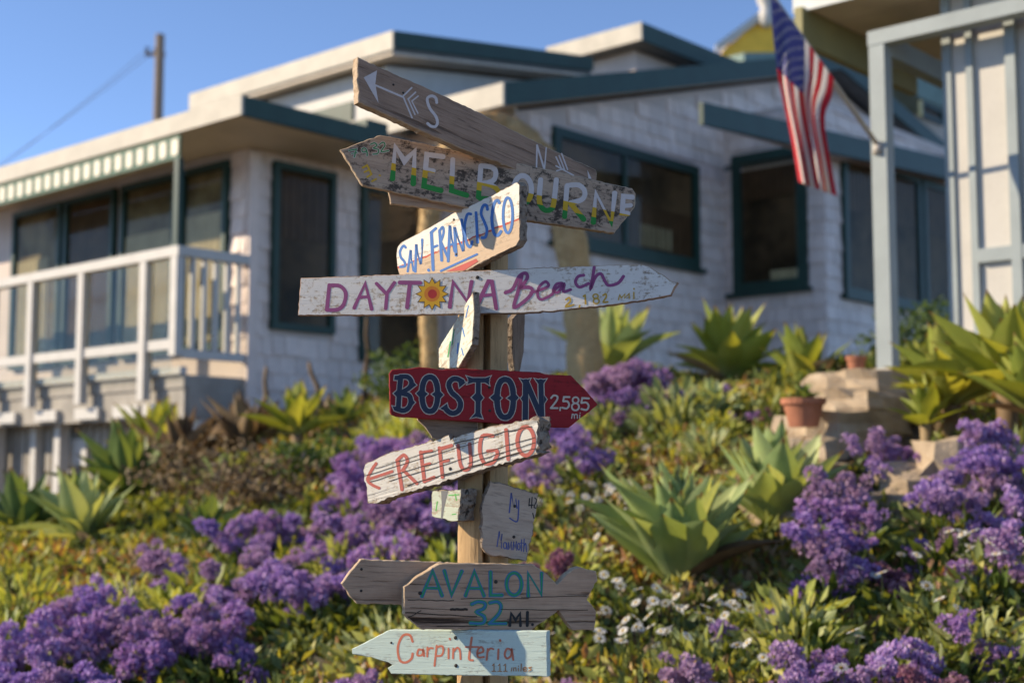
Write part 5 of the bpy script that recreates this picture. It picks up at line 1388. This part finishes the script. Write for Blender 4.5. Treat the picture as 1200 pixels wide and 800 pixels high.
# ------------------------------------------------------------------ white daisies
dm = MB()
for i in range(11):
    a = 2*math.pi*i/11; c, s_ = math.cos(a), math.sin(a); k = len(dm.v)
    dm.v += [(c*.2, s_*.2, .05), (c*.6 - s_*.14, s_*.6 + c*.14, .12), (c, s_, .02), (c*.6 + s_*.14, s_*.6 - c*.14, .12)]; dm.f.append((k, k+1, k+2, k+3))
petals = dm.mesh('petals'); petals.materials.append(leafy('daisy_petal', [(0, (.72, .70, .66, 1)), (1, (.80, .78, .74, 1))], .3, .7, tcol=(1, 1, 1, 1)))
ctr = MB().lathe([(.24, .0), (.24, .08), (.15, .16), (.02, .18)], 10).mesh('centre'); ctr.materials.append(paint('daisy_centre', (.5, .33, .05, 1), .2, 40))
M['stemg'] = M['shrub']
DAIS = [(690, 572, 9), (720, 570, 8), (660, 582, 6), (745, 578, 5), (700, 586, 6), (640, 560, 4), (770, 545, 3), (710, 590, 5), (755, 520, 3), (690, 535, 3),
        (760, 735, 9), (800, 720, 9), (830, 715, 6), (860, 700, 5), (770, 705, 5), (740, 750, 4), (700, 735, 4), (790, 755, 4),
        (1140, 632, 6), (1165, 628, 5), (1125, 655, 4), (1180, 640, 4), (1040, 668, 3), (1105, 700, 3), (1075, 640, 2), (1030, 770, 3), (1010, 740, 2), (690, 640, 4), (715, 680, 3), (895, 770, 3)]
for i, (px, py, n) in enumerate(DAIS):
    x, Y = ground_hit(px, py, .32); z = g1(x, Y)
    o = empty('daisy_plant', (x, Y, z), 'clump of small white daisies in the bed right of the signpost', 'daisies', 'white daisy clumps in the flower bed')
    stems = MB(); sp_ = .035*n**.5 + .02
    for k in range(n):
        e = Vector((random.gauss(0, sp_), random.gauss(0, sp_), .32 + random.uniform(-.05, .05)))
        stems.tube([(e.x*.4, e.y*.4, 0), (e.x*.8, e.y*.8, e.z*.6), e], [.002, .002, .0015], 4, False)
        fl_ = bpy.data.objects.new('flower', petals); col.objects.link(fl_); fl_.parent = o; fl_.location = e
        s_ = random.uniform(.023, .031); fl_.scale = (s_, s_, s_); fl_.rotation_euler = (random.uniform(.1, .9), random.uniform(-.5, .5), random.uniform(0, 6))
        cc_ = bpy.data.objects.new('centre', ctr); col.objects.link(cc_); cc_.parent = fl_
    stems.build('stems', M['statice_leaf'], o)

# ------------------------------------------------------------------ low leafy clumps that break up the ground cover
PM = []
for k in range(6):
    n = 170; r_, h_ = (.13, .17, .21)[k % 3], (.16, .24, .30)[k % 3]
    a = rng.uniform(0, 2*math.pi, n); q = rng.random(n)**.5
    d = np.stack([np.cos(a)*q, np.sin(a)*q, rng.uniform(.15, 1.0, n)], 1)
    C = np.stack([np.cos(a)*q*r_, np.sin(a)*q*r_, h_*(1 - .55*q*q)*rng.uniform(.35, 1, n)], 1)
    me = quads_mesh('foliage', C, d, rng.uniform(.018, .04, n), rng.uniform(.05, .10, n)*(1 + .05*(k > 2)), np.clip(rng.normal(.3 + .25*(k % 3), .2, n), 0, 1))
    me.materials.append(leafy('clump_leaf', [[(0, (.10, .15, .03, 1)), (.5, (.22, .28, .06, 1)), (1, (.40, .42, .10, 1))], [(0, (.14, .18, .07, 1)), (.5, (.26, .31, .13, 1)), (1, (.42, .45, .22, 1))]][k % 2], .35, .5, 'tint'))
    PM.append(me)
rr = random.Random(5); cnt = 0
while cnt < 58:
    px, py = rr.uniform(5, 1195), rr.uniform(500, 800)
    if px < 330 and py < 690: continue
    if 880 < px < 1060 and py < 600: continue
    if 670 < px < 1000 and 560 < py < 740: continue
    if min((px - q[0])**2 + (py - q[1])**2 for q in DAIS) < 900: continue
    x, Y = ground_hit(px, py, .1)
    if Y < 4.4 or Y > 11: continue
    o = empty('leafy_clump', (x, Y, g1(x, Y) - .02), 'low yellow green leafy clump among the flowers', 'leafy clump', 'low leafy clumps in the bed')
    f = bpy.data.objects.new('foliage', PM[cnt % 6]); col.objects.link(f); f.parent = o
    f.rotation_euler = (0, 0, rr.uniform(0, 6)); k = rr.uniform(.8, 1.5); f.scale = (k, k, k*rr.uniform(.8, 1.2))
    cnt += 1
